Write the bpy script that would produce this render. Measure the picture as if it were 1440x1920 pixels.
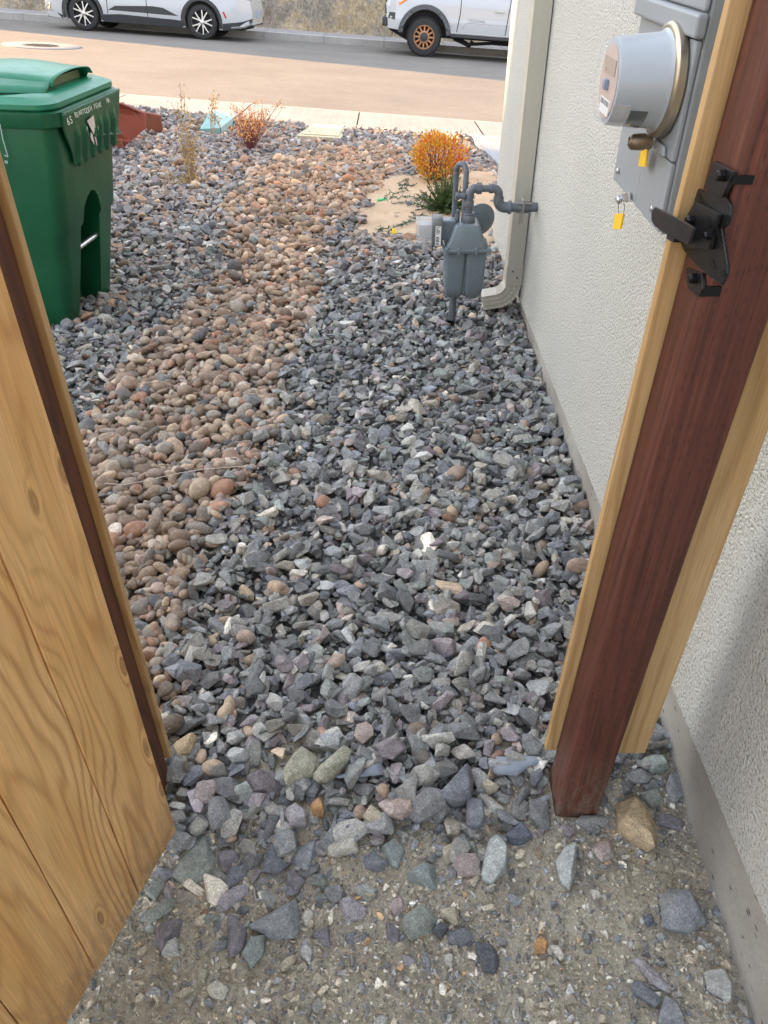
import bpy, bmesh, math, random
import numpy as np
from mathutils import Vector, Matrix, Quaternion
R = math.radians
random.seed(7); rng = np.random.default_rng(7)
for o in list(bpy.data.objects): bpy.data.objects.remove(o)
S = bpy.context.scene; COL = S.collection
# ------------------------------------------------------------------ camera, sky, sun, exposure
PITCH = 38.0; F = 1442.0; H = 1.5
cd = bpy.data.cameras.new('camera'); cam = bpy.data.objects.new('camera', cd); COL.objects.link(cam)
cd.sensor_fit = 'VERTICAL'; cd.sensor_height = 24; cd.lens = 24*F/1920; cd.clip_start = .02; cd.clip_end = 600
cam.location = (0, 0, H); cam.rotation_euler = (R(90-PITCH), 0, 0); S.camera = cam
SUN_EL = 12.0; SUN_AZ = -18.0
w = bpy.data.worlds.new('World'); S.world = w; w.use_nodes = True
nt = w.node_tree; bg = nt.nodes['Background']
sky = nt.nodes.new('ShaderNodeTexSky'); sky.sky_type = 'NISHITA'; sky.sun_disc = False
sky.sun_elevation = R(SUN_EL); sky.sun_rotation = math.atan2(-math.cos(R(SUN_AZ)), -math.sin(R(SUN_AZ)))
sky.air_density = 1.0; sky.dust_density = 2.0; sky.ozone_density = 1.0
hs = nt.nodes.new('ShaderNodeHueSaturation'); hs.inputs['Saturation'].default_value = .6
nt.links.new(sky.outputs[0], hs.inputs['Color']); ad = nt.nodes.new('ShaderNodeMix'); ad.data_type = 'RGBA'; ad.blend_type = 'ADD'; ad.inputs[0].default_value = 1.0
sc_ = nt.nodes.new('ShaderNodeMix'); sc_.data_type = 'RGBA'; sc_.blend_type = 'MULTIPLY'; sc_.inputs[0].default_value = 1.0; sc_.inputs[7].default_value = (.36, .36, .36, 1)
nt.links.new(hs.outputs[0], sc_.inputs[6]); nt.links.new(sc_.outputs[2], ad.inputs[6]); ad.inputs[7].default_value = (1.27, 1.34, 1.52, 1)
nt.links.new(ad.outputs[2], bg.inputs[0]); bg.inputs[1].default_value = .15
sl = bpy.data.lights.new('sun', 'SUN'); sl.energy = 5.0; sl.angle = R(.5); sl.color = (1, .60, .29)
so = bpy.data.objects.new('sun', sl); COL.objects.link(so)
D = Vector((math.cos(R(SUN_AZ))*math.cos(R(SUN_EL)), math.sin(R(SUN_AZ))*math.cos(R(SUN_EL)), -math.sin(R(SUN_EL))))
so.rotation_euler = D.to_track_quat('-Z', 'Y').to_euler(); so.location = (-20, 12, 12)
S.view_settings.view_transform = 'Standard'; S.view_settings.look = 'None'; S.view_settings.exposure = 2.82; S.view_settings.gamma = 1
S.render.film_transparent = False
# ------------------------------------------------------------------ measuring helpers (photo pixel -> world)
cp, sp = math.cos(R(PITCH)), math.sin(R(PITCH))
def ray(px, py):
    u = (px-720)/F; v = (960-py)/F
    return Vector((u, cp+v*sp, -sp+v*cp))
def at(px, py, X=None, Y=None, Z=None):
    d = ray(px, py)
    t = X/d.x if X is not None else Y/d.y if Y is not None else (Z-H)/d.z
    return Vector((0, 0, H))+d*t
def on(px, py, n, p0):
    d = ray(px, py); t = (Vector(p0)-Vector((0, 0, H))).dot(n)/d.dot(n); return Vector((0, 0, H))+d*t
def road_z(x, y): return .1-.06*y-.062*x
def sst(a, b, v):
    t = np.clip((v-a)/(b-a), 0, 1); return t*t*(3-2*t)
def yard_z(x, y):
    t = np.clip((y-3.6)/5.4, 0, 1)
    t = t*t*(1.6-.6*t)
    z = t*road_z(x, y)+.05*sst(.6, 3.2, -x)*sst(5.5, 8.3, y)
    z = z-.012*(1-sst(.80, 1.0, y))+.075*sst(8.0, 8.85, y)
    return z
def g(x, y): return float(yard_z(np.float64(x), np.float64(y))) if y < 9.05-.05*x else road_z(x, y)
def gpx(px, py, off=0):
    d = ray(px, py); lo, hi = .2, 60
    for i in range(60):
        m = (lo+hi)/2; p = Vector((0, 0, H))+d*m
        if p.z > g(p.x, p.y)+off: lo = m
        else: hi = m
    return Vector((0, 0, H))+d*lo
def topx(x, y, z):
    dep = y*cp-(z-H)*sp; up = y*sp+(z-H)*cp
    return 720+F*x/dep, 960-F*up/dep
# ------------------------------------------------------------------ materials
def newmat(n):
    m = bpy.data.materials.new(n); m.use_nodes = True; t = m.node_tree; b = t.nodes['Principled BSDF']; return m, t, b
def N(t, typ, **k):
    n = t.nodes.new(typ)
    for a, v in k.items():
        if a in n.inputs.keys() if hasattr(n.inputs, 'keys') else False: n.inputs[a].default_value = v
        else: setattr(n, a, v)
    return n
def ramp(t, stops, fac):
    r = t.nodes.new('ShaderNodeValToRGB'); e = r.color_ramp.elements
    while len(e) < len(stops): e.new(.5)
    for i, (p, c) in enumerate(stops): e[i].position = p; e[i].color = tuple(c)+(1,)
    t.links.new(fac, r.inputs[0]); return r.outputs[0]
def coords(t, scale=(1, 1, 1), out='Object', loc=(0, 0, 0)):
    tc = t.nodes.new('ShaderNodeTexCoord'); mp = t.nodes.new('ShaderNodeMapping'); mp.inputs['Scale'].default_value = scale; mp.inputs['Location'].default_value = loc
    t.links.new(tc.outputs[out], mp.inputs[0]); return mp.outputs[0]
def noise(t, vec, scale, detail=4, rough=.6, dist=0):
    n = t.nodes.new('ShaderNodeTexNoise'); n.inputs['Scale'].default_value = scale; n.inputs['Detail'].default_value = detail
    n.inputs['Roughness'].default_value = rough; n.inputs['Distortion'].default_value = dist
    t.links.new(vec, n.inputs['Vector']); return n.outputs[0]
def bump(t, b, h, strength, dist=.002, prev=None):
    n = t.nodes.new('ShaderNodeBump'); n.inputs['Strength'].default_value = strength; n.inputs['Distance'].default_value = dist
    t.links.new(h, n.inputs['Height'])
    if prev: t.links.new(prev, n.inputs['Normal'])
    t.links.new(n.outputs[0], b.inputs['Normal']); return n.outputs[0]
def mix(t, a, b_, fac, mode='MIX'):
    n = t.nodes.new('ShaderNodeMix'); n.data_type = 'RGBA'; n.blend_type = mode
    for s, v in ((n.inputs[0], fac), (n.inputs[6], a), (n.inputs[7], b_)):
        if hasattr(v, 'links') or isinstance(v, bpy.types.NodeSocket): t.links.new(v, s)
        else: s.default_value = v if not isinstance(v, (tuple, list)) else tuple(v)+((1,) if len(v) == 3 else ())
    return n.outputs[2]
def math_(t, op, a, b_=None, clamp=False):
    n = t.nodes.new('ShaderNodeMath'); n.operation = op; n.use_clamp = clamp
    for i, v in enumerate((a, b_)):
        if v is None: continue
        if isinstance(v, bpy.types.NodeSocket): t.links.new(v, n.inputs[i])
        else: n.inputs[i].default_value = v
    return n.outputs[0]
MC = {}
def M(name, c, rough=.5, metal=0, var=.12, vs=6, bs=0, bstr=.3, bd=.001, coat=0, spec=.5, dirt=None, trans=0, alpha=1):
    if name in MC: return MC[name]
    m, t, b = newmat(name); v = coords(t)
    lo = tuple(max(0, x*(1-var)) for x in c); hi = tuple(min(1, x*(1+var)) for x in c)
    n1 = noise(t, v, vs, 6, .65)
    col = ramp(t, [(.3, lo), (.7, hi)], n1)
    if dirt:
        n2 = noise(t, v, vs*3.3, 8, .75)
        f = ramp(t, [(.55, (0, 0, 0)), (.75, (1, 1, 1))], n2)
        col = mix(t, col, dirt, f)
    t.links.new(col, b.inputs['Base Color'])
    b.inputs['Roughness'].default_value = rough; b.inputs['Metallic'].default_value = metal
    rr = ramp(t, [(.3, (rough*.85,)*3), (.7, (min(1, rough*1.2),)*3)], noise(t, v, vs*5, 5, .7)); t.links.new(rr, b.inputs['Roughness'])
    b.inputs['Coat Weight'].default_value = coat; b.inputs['Specular IOR Level'].default_value = spec
    if bs: bump(t, b, noise(t, v, bs, 4, .6), bstr, bd)
    if trans: b.inputs['Transmission Weight'].default_value = trans
    if alpha < 1: b.inputs['Alpha'].default_value = alpha
    MC[name] = m; return m
def stone_mat(name, speck, pit=.0, bscale=260, bstr=.8):
    m, t, b = newmat(name)
    a = t.nodes.new('ShaderNodeAttribute'); a.attribute_name = 'tint'; v = coords(t)
    n1 = noise(t, v, 270, 4, .75); n2 = noise(t, v, 60, 5, .7)
    f1 = ramp(t, [(.30, (1-speck,)*3), (.52, (1, 1, 1)), (.74, (1+speck*1.3,)*3)], n1)
    f2 = ramp(t, [(.3, (.70, .70, .70)), (.7, (1.32, 1.32, 1.3))], n2)
    c = mix(t, a.outputs['Color'], f1, 1.0, 'MULTIPLY'); c = mix(t, c, f2, 1.0, 'MULTIPLY')
    v2 = t.nodes.new('ShaderNodeTexVoronoi'); v2.inputs['Scale'].default_value = 230; t.links.new(v, v2.inputs['Vector'])
    if pit:
        pf = ramp(t, [(.12, (1, 1, 1)), (.3, (0, 0, 0))], v2.outputs['Distance'])
        pf = mix(t, (0, 0, 0), pf, ramp(t, [(.48, (0, 0, 0)), (.6, (1, 1, 1))], noise(t, v, 25, 2, .5)))
        c = mix(t, c, (.05, .04, .035), math_(t, 'MULTIPLY', pf, pit))
    # pale mineral veins and lime dust
    w1 = noise(t, v, 38, 2, .5, 2.5)
    vein = ramp(t, [(.485, (0, 0, 0)), (.5, (1, 1, 1)), (.515, (0, 0, 0))], w1)
    c = mix(t, c, (.42, .42, .41), math_(t, 'MULTIPLY', vein, .28))
    t.links.new(c, b.inputs['Base Color']); b.inputs['Roughness'].default_value = .82
    b.inputs['Specular IOR Level'].default_value = .35
    p = bump(t, b, n1, bstr*.6, .0012); bump(t, b, noise(t, v, bscale*.35, 5, .7), bstr, .004, p)
    return m
def wood_mat(name, light, mid, dark, sc=1.0, along='Z', seed=0., contrast=1., streak=0., knots=1.):
    """long-grain timber: growth rings squeezed along the board, knots, saw fuzz"""
    m, t, b = newmat(name)
    tc = t.nodes.new('ShaderNodeTexCoord'); sep = t.nodes.new('ShaderNodeSeparateXYZ'); t.links.new(tc.outputs['Object'], sep.inputs[0])
    info = t.nodes.new('ShaderNodeObjectInfo')
    ax = {'X': 0, 'Y': 1, 'Z': 2}[along]; L = sep.outputs[ax]; o = [sep.outputs[i] for i in range(3) if i != ax]
    W_ = math_(t, 'ADD', o[0], math_(t, 'MULTIPLY', o[1], .9))
    rnd = math_(t, 'ADD', math_(t, 'MULTIPLY', info.outputs['Random'], 37.), seed)
    def vec(a, b_, c):
        cb = t.nodes.new('ShaderNodeCombineXYZ')
        for i, q in enumerate((a, b_, c)):
            if isinstance(q, bpy.types.NodeSocket): t.links.new(q, cb.inputs[i])
            else: cb.inputs[i].default_value = q
        return cb.outputs[0]
    v = vec(math_(t, 'MULTIPLY', W_, 4.6), math_(t, 'MULTIPLY', L, .85), rnd)
    big = noise(t, v, 1.0, 2.6, .5, .25)
    v2 = vec(math_(t, 'ADD', math_(t, 'MULTIPLY', W_, 15), rnd), math_(t, 'MULTIPLY', L, 5.5), 0.)
    vo = t.nodes.new('ShaderNodeTexVoronoi'); vo.voronoi_dimensions = '2D'; vo.inputs['Scale'].default_value = 1.0; t.links.new(v2, vo.inputs['Vector'])
    kd = vo.outputs['Distance']
    sel = t.nodes.new('ShaderNodeSeparateColor'); t.links.new(vo.outputs['Color'], sel.inputs[0])
    ks = math_(t, 'GREATER_THAN', sel.outputs[0], .82)
    kn = math_(t, 'MULTIPLY', ks, math_(t, 'SUBTRACT', 1.0, math_(t, 'MULTIPLY', kd, 3.2), True))
    kn = math_(t, 'MULTIPLY', math_(t, 'MAXIMUM', kn, 0.0), knots)
    ph = math_(t, 'ADD', math_(t, 'MULTIPLY', big, 120*sc), math_(t, 'MULTIPLY', W_, 190))
    ph = math_(t, 'ADD', ph, math_(t, 'MULTIPLY', math_(t, 'POWER', kn, 1.5), 14))
    s = math_(t, 'MULTIPLY', math_(t, 'ADD', math_(t, 'SINE', ph), 1.0), .5)
    s = math_(t, 'POWER', s, 3.2)
    amt = ramp(t, [(.35, (.25, .25, .25)), (.6, (1, 1, 1))], noise(t, vec(math_(t, 'MULTIPLY', W_, 4), math_(t, 'MULTIPLY', L, .8), math_(t, 'ADD', rnd, 9.)), 1, 2, .5))
    s = math_(t, 'MULTIPLY', s, amt)
    fine = noise(t, vec(math_(t, 'MULTIPLY', W_, 420), math_(t, 'MULTIPLY', L, 9), rnd), 1, 3, .6)
    blot = noise(t, vec(math_(t, 'MULTIPLY', W_, 9), math_(t, 'MULTIPLY', L, 2.2), rnd), 1, 4, .6)
    base = ramp(t, [(.3, light), (.72, mid)], blot)
    c = mix(t, base, dark, math_(t, 'MULTIPLY', s, .62*contrast))
    ff = ramp(t, [(.3, (.84, .83, .82)), (.7, (1.12, 1.12, 1.12))], fine)
    c = mix(t, c, ff, 1.0, 'MULTIPLY')
    if streak:
        st_ = noise(t, vec(math_(t, 'MULTIPLY', W_, 130), math_(t, 'MULTIPLY', L, 2.6), math_(t, 'ADD', rnd, 3.)), 1, 5, .75)
        c = mix(t, c, ramp(t, [(.3, (1-streak,)*3), (.5, (1, 1, 1)), (.72, (1+streak*1.6,)*3)], st_), 1., 'MULTIPLY')
        sc2 = noise(t, vec(math_(t, 'MULTIPLY', W_, 60), math_(t, 'MULTIPLY', L, 14), rnd), 1, 6, .8)
        c = mix(t, c, (.30, .22, .18), math_(t, 'MULTIPLY', ramp(t, [(.66, (0, 0, 0)), (.74, (1, 1, 1))], sc2), .4))
        low = math_(t, 'MULTIPLY', math_(t, 'SUBTRACT', 1.0, math_(t, 'MULTIPLY', L, 4.5), True), 1.0, True)
        c = mix(t, c, (.20, .16, .12), math_(t, 'MULTIPLY', math_(t, 'MULTIPLY', low, .75), ramp(t, [(.4, (0, 0, 0)), (.62, (1, 1, 1))], sc2)))
    core = ramp(t, [(.55, (0, 0, 0)), (.68, (1, 1, 1))], kn)
    c = mix(t, c, tuple(x*.45 for x in dark), math_(t, 'MULTIPLY', core, .5))
    t.links.new(c, b.inputs['Base Color']); b.inputs['Roughness'].default_value = .62; b.inputs['Specular IOR Level'].default_value = .35
    p = bump(t, b, fine, .35, .0008); bump(t, b, s, .12, .001, p)
    return m
# ------------------------------------------------------------------ mesh helpers
ROOTM = {}
def tag(o, label=None, cat=None, group=None, kind=None):
    if label: o['label'] = label
    if cat: o['category'] = cat
    if group: o['group'] = group
    if kind: o['kind'] = kind
    return o
def thing(name, label, cat, loc=(0, 0, 0), mat=None, group=None):
    o = bpy.data.objects.new(name, None); COL.objects.link(o); o.empty_display_size = .1
    o.matrix_world = mat if mat is not None else Matrix.Translation(loc)
    ROOTM[o.name] = o.matrix_world.copy() if mat is not None else Matrix.Translation(loc)
    return tag(o, label, cat, group)
class MB:
    def __init__(s): s.v = []; s.f = []
    def add(s, vs, fs):
        n = len(s.v); s.v += [Vector(v) for v in vs]; s.f += [[i+n for i in f] for f in fs]; return s
    def box(s, a, b, m=None):
        (x0, y0, z0), (x1, y1, z1) = a, b
        vs = [Vector((x, y, z)) for x in (x0, x1) for y in (y0, y1) for z in (z0, z1)]
        if m is not None: vs = [m @ v for v in vs]
        return s.add(vs, [(0, 1, 3, 2), (4, 6, 7, 5), (0, 4, 5, 1), (2, 3, 7, 6), (0, 2, 6, 4), (1, 5, 7, 3)])
    def prism(s, a, off):
        """closed outline a (3-D points) pushed by vector off"""
        n = len(a); off = Vector(off); a = [Vector(p) for p in a]
        return s.add(a+[p+off for p in a], [list(range(n))[::-1], list(range(n, 2*n))]+[(i, (i+1) % n, n+(i+1) % n, n+i) for i in range(n)])
    def loft(s, rings, cap=True):
        n = len(rings[0]); vs = [p for r in rings for p in r]; fs = []
        for k in range(len(rings)-1):
            for i in range(n): fs.append((k*n+i, k*n+(i+1) % n, (k+1)*n+(i+1) % n, (k+1)*n+i))
        if cap: fs.append(list(range(n))[::-1]); fs.append([(len(rings)-1)*n+i for i in range(n)])
        return s.add(vs, fs)
    def tube(s, path, r, seg=10, cap=True):
        path = [Vector(p) for p in path]; rings = []; nrm = None
        for i, p in enumerate(path):
            d = (path[min(i+1, len(path)-1)]-path[max(i-1, 0)]).normalized()
            if nrm is None: nrm = d.orthogonal().normalized()
            else: nrm = (nrm-d*nrm.dot(d)).normalized()
            b = d.cross(nrm); rr = r[i] if isinstance(r, (list, tuple)) else r
            rings.append([p+(nrm*math.cos(a)+b*math.sin(a))*rr for a in [2*math.pi*k/seg for k in range(seg)]])
        return s.loft(rings, cap)
    def lathe(s, o, axis, prof, seg=32, cap=True):
        """prof: list of (distance along axis, radius)"""
        o = Vector(o); ax = Vector(axis).normalized(); n = ax.orthogonal().normalized(); b = ax.cross(n)
        return s.loft([[o+ax*h+(n*math.cos(2*math.pi*k/seg)+b*math.sin(2*math.pi*k/seg))*max(r, 1e-4) for k in range(seg)] for h, r in prof], cap)
    def build(s, name, mat, parent=None, local=False, bevel=0, smooth=None, seg=2):
        me = bpy.data.meshes.new(name)
        vs = s.v
        if parent is not None and not local:
            r = parent
            while r.parent: r = r.parent
            inv = ROOTM[r.name].inverted(); vs = [inv @ v for v in vs]
        me.from_pydata([tuple(v) for v in vs], [], s.f); me.update()
        bm = bmesh.new(); bm.from_mesh(me); bmesh.ops.recalc_face_normals(bm, faces=bm.faces); bm.to_mesh(me); bm.free()
        o = bpy.data.objects.new(name, me); COL.objects.link(o); me.materials.append(mat)
        if parent is not None: o.parent = parent
        if bevel:
            md = o.modifiers.new('bevel', 'BEVEL'); md.width = bevel; md.segments = seg; md.limit_method = 'ANGLE'; md.angle_limit = R(35)
        if smooth is not None:
            me.shade_smooth(); me.set_sharp_from_angle(angle=R(smooth))
        return o
def struct(o): o['kind'] = 'structure'; return o
def text_mesh(txt, size, mat, name, parent, m, extrude=.0005, space=1.0):
    cu = bpy.data.curves.new('txt', 'FONT'); cu.body = txt; cu.size = size; cu.extrude = extrude; cu.space_character = space
    to = bpy.data.objects.new('txt', cu); COL.objects.link(to); bpy.context.view_layer.update()
    me = bpy.data.meshes.new_from_object(to); bpy.data.objects.remove(to)
    r = parent
    while r.parent: r = r.parent
    me.transform(ROOTM[r.name].inverted() @ m); me.materials.clear(); me.materials.append(mat)
    o = bpy.data.objects.new(name, me); COL.objects.link(o); o.parent = parent; return o
def frame(o, ex, ey):
    ex = Vector(ex).normalized(); ez = ex.cross(Vector(ey)).normalized(); ey = ez.cross(ex)
    m = Matrix((ex, ey, ez)).transposed().to_4x4(); m.translation = Vector(o); return m
def vnoise(x, y, s, seed=0):
    r = np.random.default_rng(seed); T = r.random((256, 256)); x = x*s+1000; y = y*s+1000
    xi = np.floor(x).astype(int); yi = np.floor(y).astype(int); fx = x-xi; fy = y-yi; fx = fx*fx*(3-2*fx); fy = fy*fy*(3-2*fy)
    q = lambda a, b: T[a % 256, b % 256]
    return (q(xi, yi)*(1-fx)+q(xi+1, yi)*fx)*(1-fy)+(q(xi, yi+1)*(1-fx)+q(xi+1, yi+1)*fx)*fy-.5
# ================================================================== SETTING
def ground_mat():
    m, t, b = newmat('dirt'); v = coords(t)
    n1 = noise(t, v, 7, 8, .7); n2 = noise(t, v, 120, 6, .75); n3 = noise(t, v, 600, 3, .7)
    c = ramp(t, [(.32, (.36, .325, .26)), (.5, (.48, .435, .35)), (.68, (.54, .50, .41))], n1)
    c = mix(t, c, ramp(t, [(.3, (.66, .65, .63)), (.55, (1.08, 1.08, 1.08)), (.72, (1.6, 1.6, 1.58))], n2), 1., 'MULTIPLY')
    c = mix(t, c, ramp(t, [(.32, (.7, .7, .7)), (.68, (1.35, 1.35, 1.33))], n3), 1., 'MULTIPLY')
    t.links.new(c, b.inputs['Base Color']); b.inputs['Roughness'].default_value = .95; b.inputs['Specular IOR Level'].default_value = .2
    p = bump(t, b, n3, .8, .002); bump(t, b, n2, 1., .008, p); return m
DIRT = ground_mat()
def build_ground():
    def ax(lo, fa, fb, hi, st, cs):
        return np.concatenate([-np.geomspace(-lo+fa+cs, cs, 22)+fa, np.arange(fa, fb, st), np.geomspace(cs, hi-fb, 34)+fb])
    xs = ax(-120., -1.0, .78, 120., .008, .03); ys = ax(-60., .0, 1.15, 160., .008, .03)
    X, Y = np.meshgrid(xs, ys); Z = np.where(Y < 9.0, yard_z(X, np.minimum(Y, 9.05)), 0)
    Pz = road_z(X, Y)-.03; Z = np.where(Y >= 9.0-.05*X, Pz, Z)
    Z -= .012*sst(.9, 1.3, Y)+.06*sst(.93, 1.3, X)*sst(4, 5, Y)
    near = (1-sst(1.0, 1.6, Y))*(1-sst(-.2, .1, -Y+ -.1))
    Z += near*(vnoise(X, Y, 5, 1)*.022+vnoise(X, Y, 14, 2)*.012+vnoise(X, Y, 45, 3)*.006+vnoise(X, Y, 110, 4)*.0035)
    nx, ny = len(xs), len(ys)
    vs = np.stack([X, Y, Z], -1).reshape(-1, 3)
    i = np.arange(nx-1)[None, :]+nx*np.arange(ny-1)[:, None]; fs = np.stack([i, i+1, i+1+nx, i+nx], -1).reshape(-1, 4)
    me = bpy.data.meshes.new('ground'); me.from_pydata(vs.tolist(), [], fs.tolist()); me.materials.append(DIRT); me.shade_smooth()
    o = bpy.data.objects.new('ground', me); COL.objects.link(o); struct(o)
build_ground()
# road, sidewalk, kerb
def asphalt():
    m, t, b = newmat('asphalt'); v = coords(t)
    n1 = noise(t, v, .9, 5, .6); n2 = noise(t, v, 55, 4, .85); n3 = noise(t, coords(t, (4, 22, 1)), 1.2, 6, .8)
    c = ramp(t, [(.3, (.148, .136, .120)), (.7, (.186, .172, .152))], n1)
    c = mix(t, c, ramp(t, [(.3, (.62, .62, .62)), (.5, (1, 1, 1)), (.7, (1.5, 1.48, 1.45))], n2), 1., 'MULTIPLY')
    c = mix(t, c, ramp(t, [(.3, (.80, .80, .80)), (.7, (1.2, 1.2, 1.2))], n3), 1., 'MULTIPLY')
    t.links.new(c, b.inputs['Base Color']); b.inputs['Roughness'].default_value = .9; bump(t, b, n2, .8, .006); return m
def concrete(name, c0, c1, streak=False, warm=0):
    m, t, b = newmat(name); v = coords(t)
    n1 = noise(t, v, 2.2, 6, .65); n2 = noise(t, v, 160, 4, .7)
    c = ramp(t, [(.3, c0), (.7, c1)], n1)
    c = mix(t, c, ramp(t, [(.3, (.86, .86, .86)), (.7, (1.1, 1.1, 1.1))], n2), 1., 'MULTIPLY')
    vv = coords(t, (26, 1.2, 1)) ; n3 = noise(t, vv, 1., 3, .6)
    c = mix(t, c, ramp(t, [(.35, (.93, .93, .93)), (.65, (1.06, 1.06, 1.06))], n3), 1., 'MULTIPLY')
    t.links.new(c, b.inputs['Base Color']); b.inputs['Roughness'].default_value = .88; bump(t, b, n2, .5, .002); return m
ASPH = asphalt(); CONC = concrete('concrete', (.235, .225, .215), (.30, .288, .275)); DRV = concrete('driveway_shade_concrete', (.26, .27, .285), (.32, .33, .345)); CONC2 = concrete('kerb_concrete', (.36, .34, .315), (.44, .42, .39))  # driveway copy is bluer, the cool of shade put into its colour
def strip(name, mat, y0, y1, z0=0., z1=0., x0=-60., x1=60., n=60, skirt=.12):
    mb = MB(); vs = []; fs = []
    for i in range(n+1):
        x = x0+(x1-x0)*i/n
        for yy, zz in ((y0, z0-skirt), (y0, z0), (y1, z1), (y1, z1-skirt)):
            y = yy-.05*x; vs.append((x, y, road_z(x, y)+zz))
    for i in range(n):
        for k in range(3): a = i*4+k; fs.append((a, a+1, a+5, a+4))
    mb.add(vs, fs); return struct(mb.build(name, mat))
strip('road', ASPH, 10.9, 23.0, 0, 0)
SEAM = M('joint', (.10, .10, .10), .9)
xs_j = [-7.6, -6.1, -4.6, -3.15, -1.62, -.30, 1.10, 2.6, 4.1, 5.6]
for i in range(len(xs_j)-1):
    strip('sidewalk', CONC, 9.05, 10.42, .075, .07, xs_j[i]+.007, xs_j[i+1]-.007, 2)
    strip('kerb', CONC2, 10.432, 10.93, .066, .008, xs_j[i]+.006, xs_j[i+1]-.006, 2)
strip('sidewalk', CONC, 9.05, 10.42, .07, .07, -60, -7.61, 30); strip('sidewalk', CONC, 9.05, 10.42, .07, .07, 5.61, 60, 30)
strip('kerb', CONC2, 10.432, 10.93, .066, .008, -60, -7.61, 30); strip('kerb', CONC2, 10.432, 10.93, .066, .008, 5.61, 60, 30)
# sub-base under the joints
strip('sidewalk_base', SEAM, 9.07, 10.88, .03, -.02, -60, 60, 60)
for i in range(-14, 14):
    strip('far_kerb', CONC2, 22.98, 23.14, .16, .165, i*1.55+.006, (i+1)*1.55-.006, 1, .18)
    strip('far_sidewalk', CONC, 23.145, 24.3, .162, .18, i*1.55+.006, (i+1)*1.55-.006, 1)
# driveway slab beside the house front
mb = MB(); vs = []; fs = []
ysd = np.linspace(4.75, 9.0, 20)
for y in ysd:
    for x in (.92, 8.): vs.append((x, y, g(x, y)+.035+(.0 if x < 5 else .02)))
for y in ysd:
    for x in (.92, 8.): vs.append((x, y, g(x, y)-.1))
for i in range(19):
    fs += [(2*i, 2*i+1, 2*i+3, 2*i+2), (2*i, 2*i+2, 2*i+42, 2*i+40)]
mb.add(vs, fs); struct(mb.build('driveway', DRV))
# hillside across the street
def hill():
    m, t, b = newmat('hill_soil'); v = coords(t)
    n1 = noise(t, v, 1.1, 7, .7); n2 = noise(t, v, 11, 7, .75); n3 = noise(t, coords(t, (30, 30, 5)), 1, 4, .7)
    c = ramp(t, [(.34, (.19, .155, .115)), (.46, (.27, .235, .19)), (.56, (.40, .31, .19)), (.7, (.36, .34, .31))], n1)
    c = mix(t, c, ramp(t, [(.3, (.45, .45, .45)), (.5, (1, 1, 1)), (.72, (1.5, 1.48, 1.45))], n2), 1., 'MULTIPLY')
    c = mix(t, c, ramp(t, [(.3, (.7, .7, .7)), (.7, (1.3, 1.3, 1.3))], n3), 1., 'MULTIPLY')
    t.links.new(c, b.inputs['Base Color']); b.inputs['Roughness'].default_value = 1.; bump(t, b, n2, 1., .06); return m
xs = np.concatenate([np.arange(-21, -9, 1.0), np.arange(-9, 6, .07), np.arange(6, 60, 1.2)]); ys = np.concatenate([np.arange(0, 3, .05), np.geomspace(3, 60, 40)])
X, V = np.meshgrid(xs, ys); Y = 24.28+V-.05*X
Z = road_z(X, Y)+.17+np.minimum(V, 7)*1.05*sst(-.05, .9, V)+.06*np.minimum(V, 7)
fade = sst(0, .6, V)
Z += fade*(vnoise(X, Y, .5, 11)*.9+vnoise(X, Y, 1.9, 12)*.4+vnoise(X, Y, 6, 13)*.17+vnoise(X, Y, 17, 14)*.07)
nx, ny = len(xs), len(ys); i = np.arange(nx-1)[None, :]+nx*np.arange(ny-1)[:, None]
me = bpy.data.meshes.new('hillside'); me.from_pydata(np.stack([X, Y, Z], -1).reshape(-1, 3).tolist(), [], np.stack([i, i+1, i+1+nx, i+nx], -1).reshape(-1, 4).tolist())
me.materials.append(hill()); me.shade_smooth(); o = bpy.data.objects.new('hillside', me); COL.objects.link(o); struct(o)
HX, HY, HZ = X, Y, Z
# dry grass on the hill foot: one uncountable mass of blades
def blades(name, mat, pts, label, cat, h0, h1, wd=.006, lean=.35):
    vs = []; fs = []
    for p in pts:
        hh = random.uniform(h0, h1); a = random.uniform(0, 6.28); l = random.gauss(0, lean)*hh; b2 = random.uniform(0, 6.28)
        dx, dy = math.cos(a)*wd, math.sin(a)*wd; lx, ly = math.cos(b2)*l, math.sin(b2)*l
        n = len(vs)
        vs += [(p[0]-dx, p[1]-dy, p[2]-.02), (p[0]+dx, p[1]+dy, p[2]-.02), (p[0]+lx*.4+dx*.7, p[1]+ly*.4+dy*.7, p[2]+hh*.6), (p[0]+lx*.4-dx*.7, p[1]+ly*.4-dy*.7, p[2]+hh*.6), (p[0]+lx, p[1]+ly, p[2]+hh)]
        fs += [(n, n+1, n+2, n+3), (n+3, n+2, n+4)]
    me = bpy.data.meshes.new(name); me.from_pydata(vs, [], fs); me.materials.append(mat)
    o = bpy.data.objects.new(name, me); COL.objects.link(o); return tag(o, label, cat, kind='stuff')
pts = []
for k in range(5200):
    x = random.uniform(-10, 2.5); v = abs(random.gauss(0, .9))+.03
    cl = float(vnoise(np.float64(x), np.float64(v), 1.4, 21))
    if cl < -.02 and random.random() < .85: continue
    iy = int(np.searchsorted(ys, v)); ix = int(np.searchsorted(xs, x))
    if iy >= ny or ix >= nx: continue
    pts.append((x, HY[iy, ix], HZ[iy, ix]))
blades('dry_grass', M('straw', (.44, .34, .20), .9, var=.35, vs=3), pts, 'straw coloured dry grass tufts on the rocky bank across the street', 'grass', .05, .26, .007)
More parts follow.
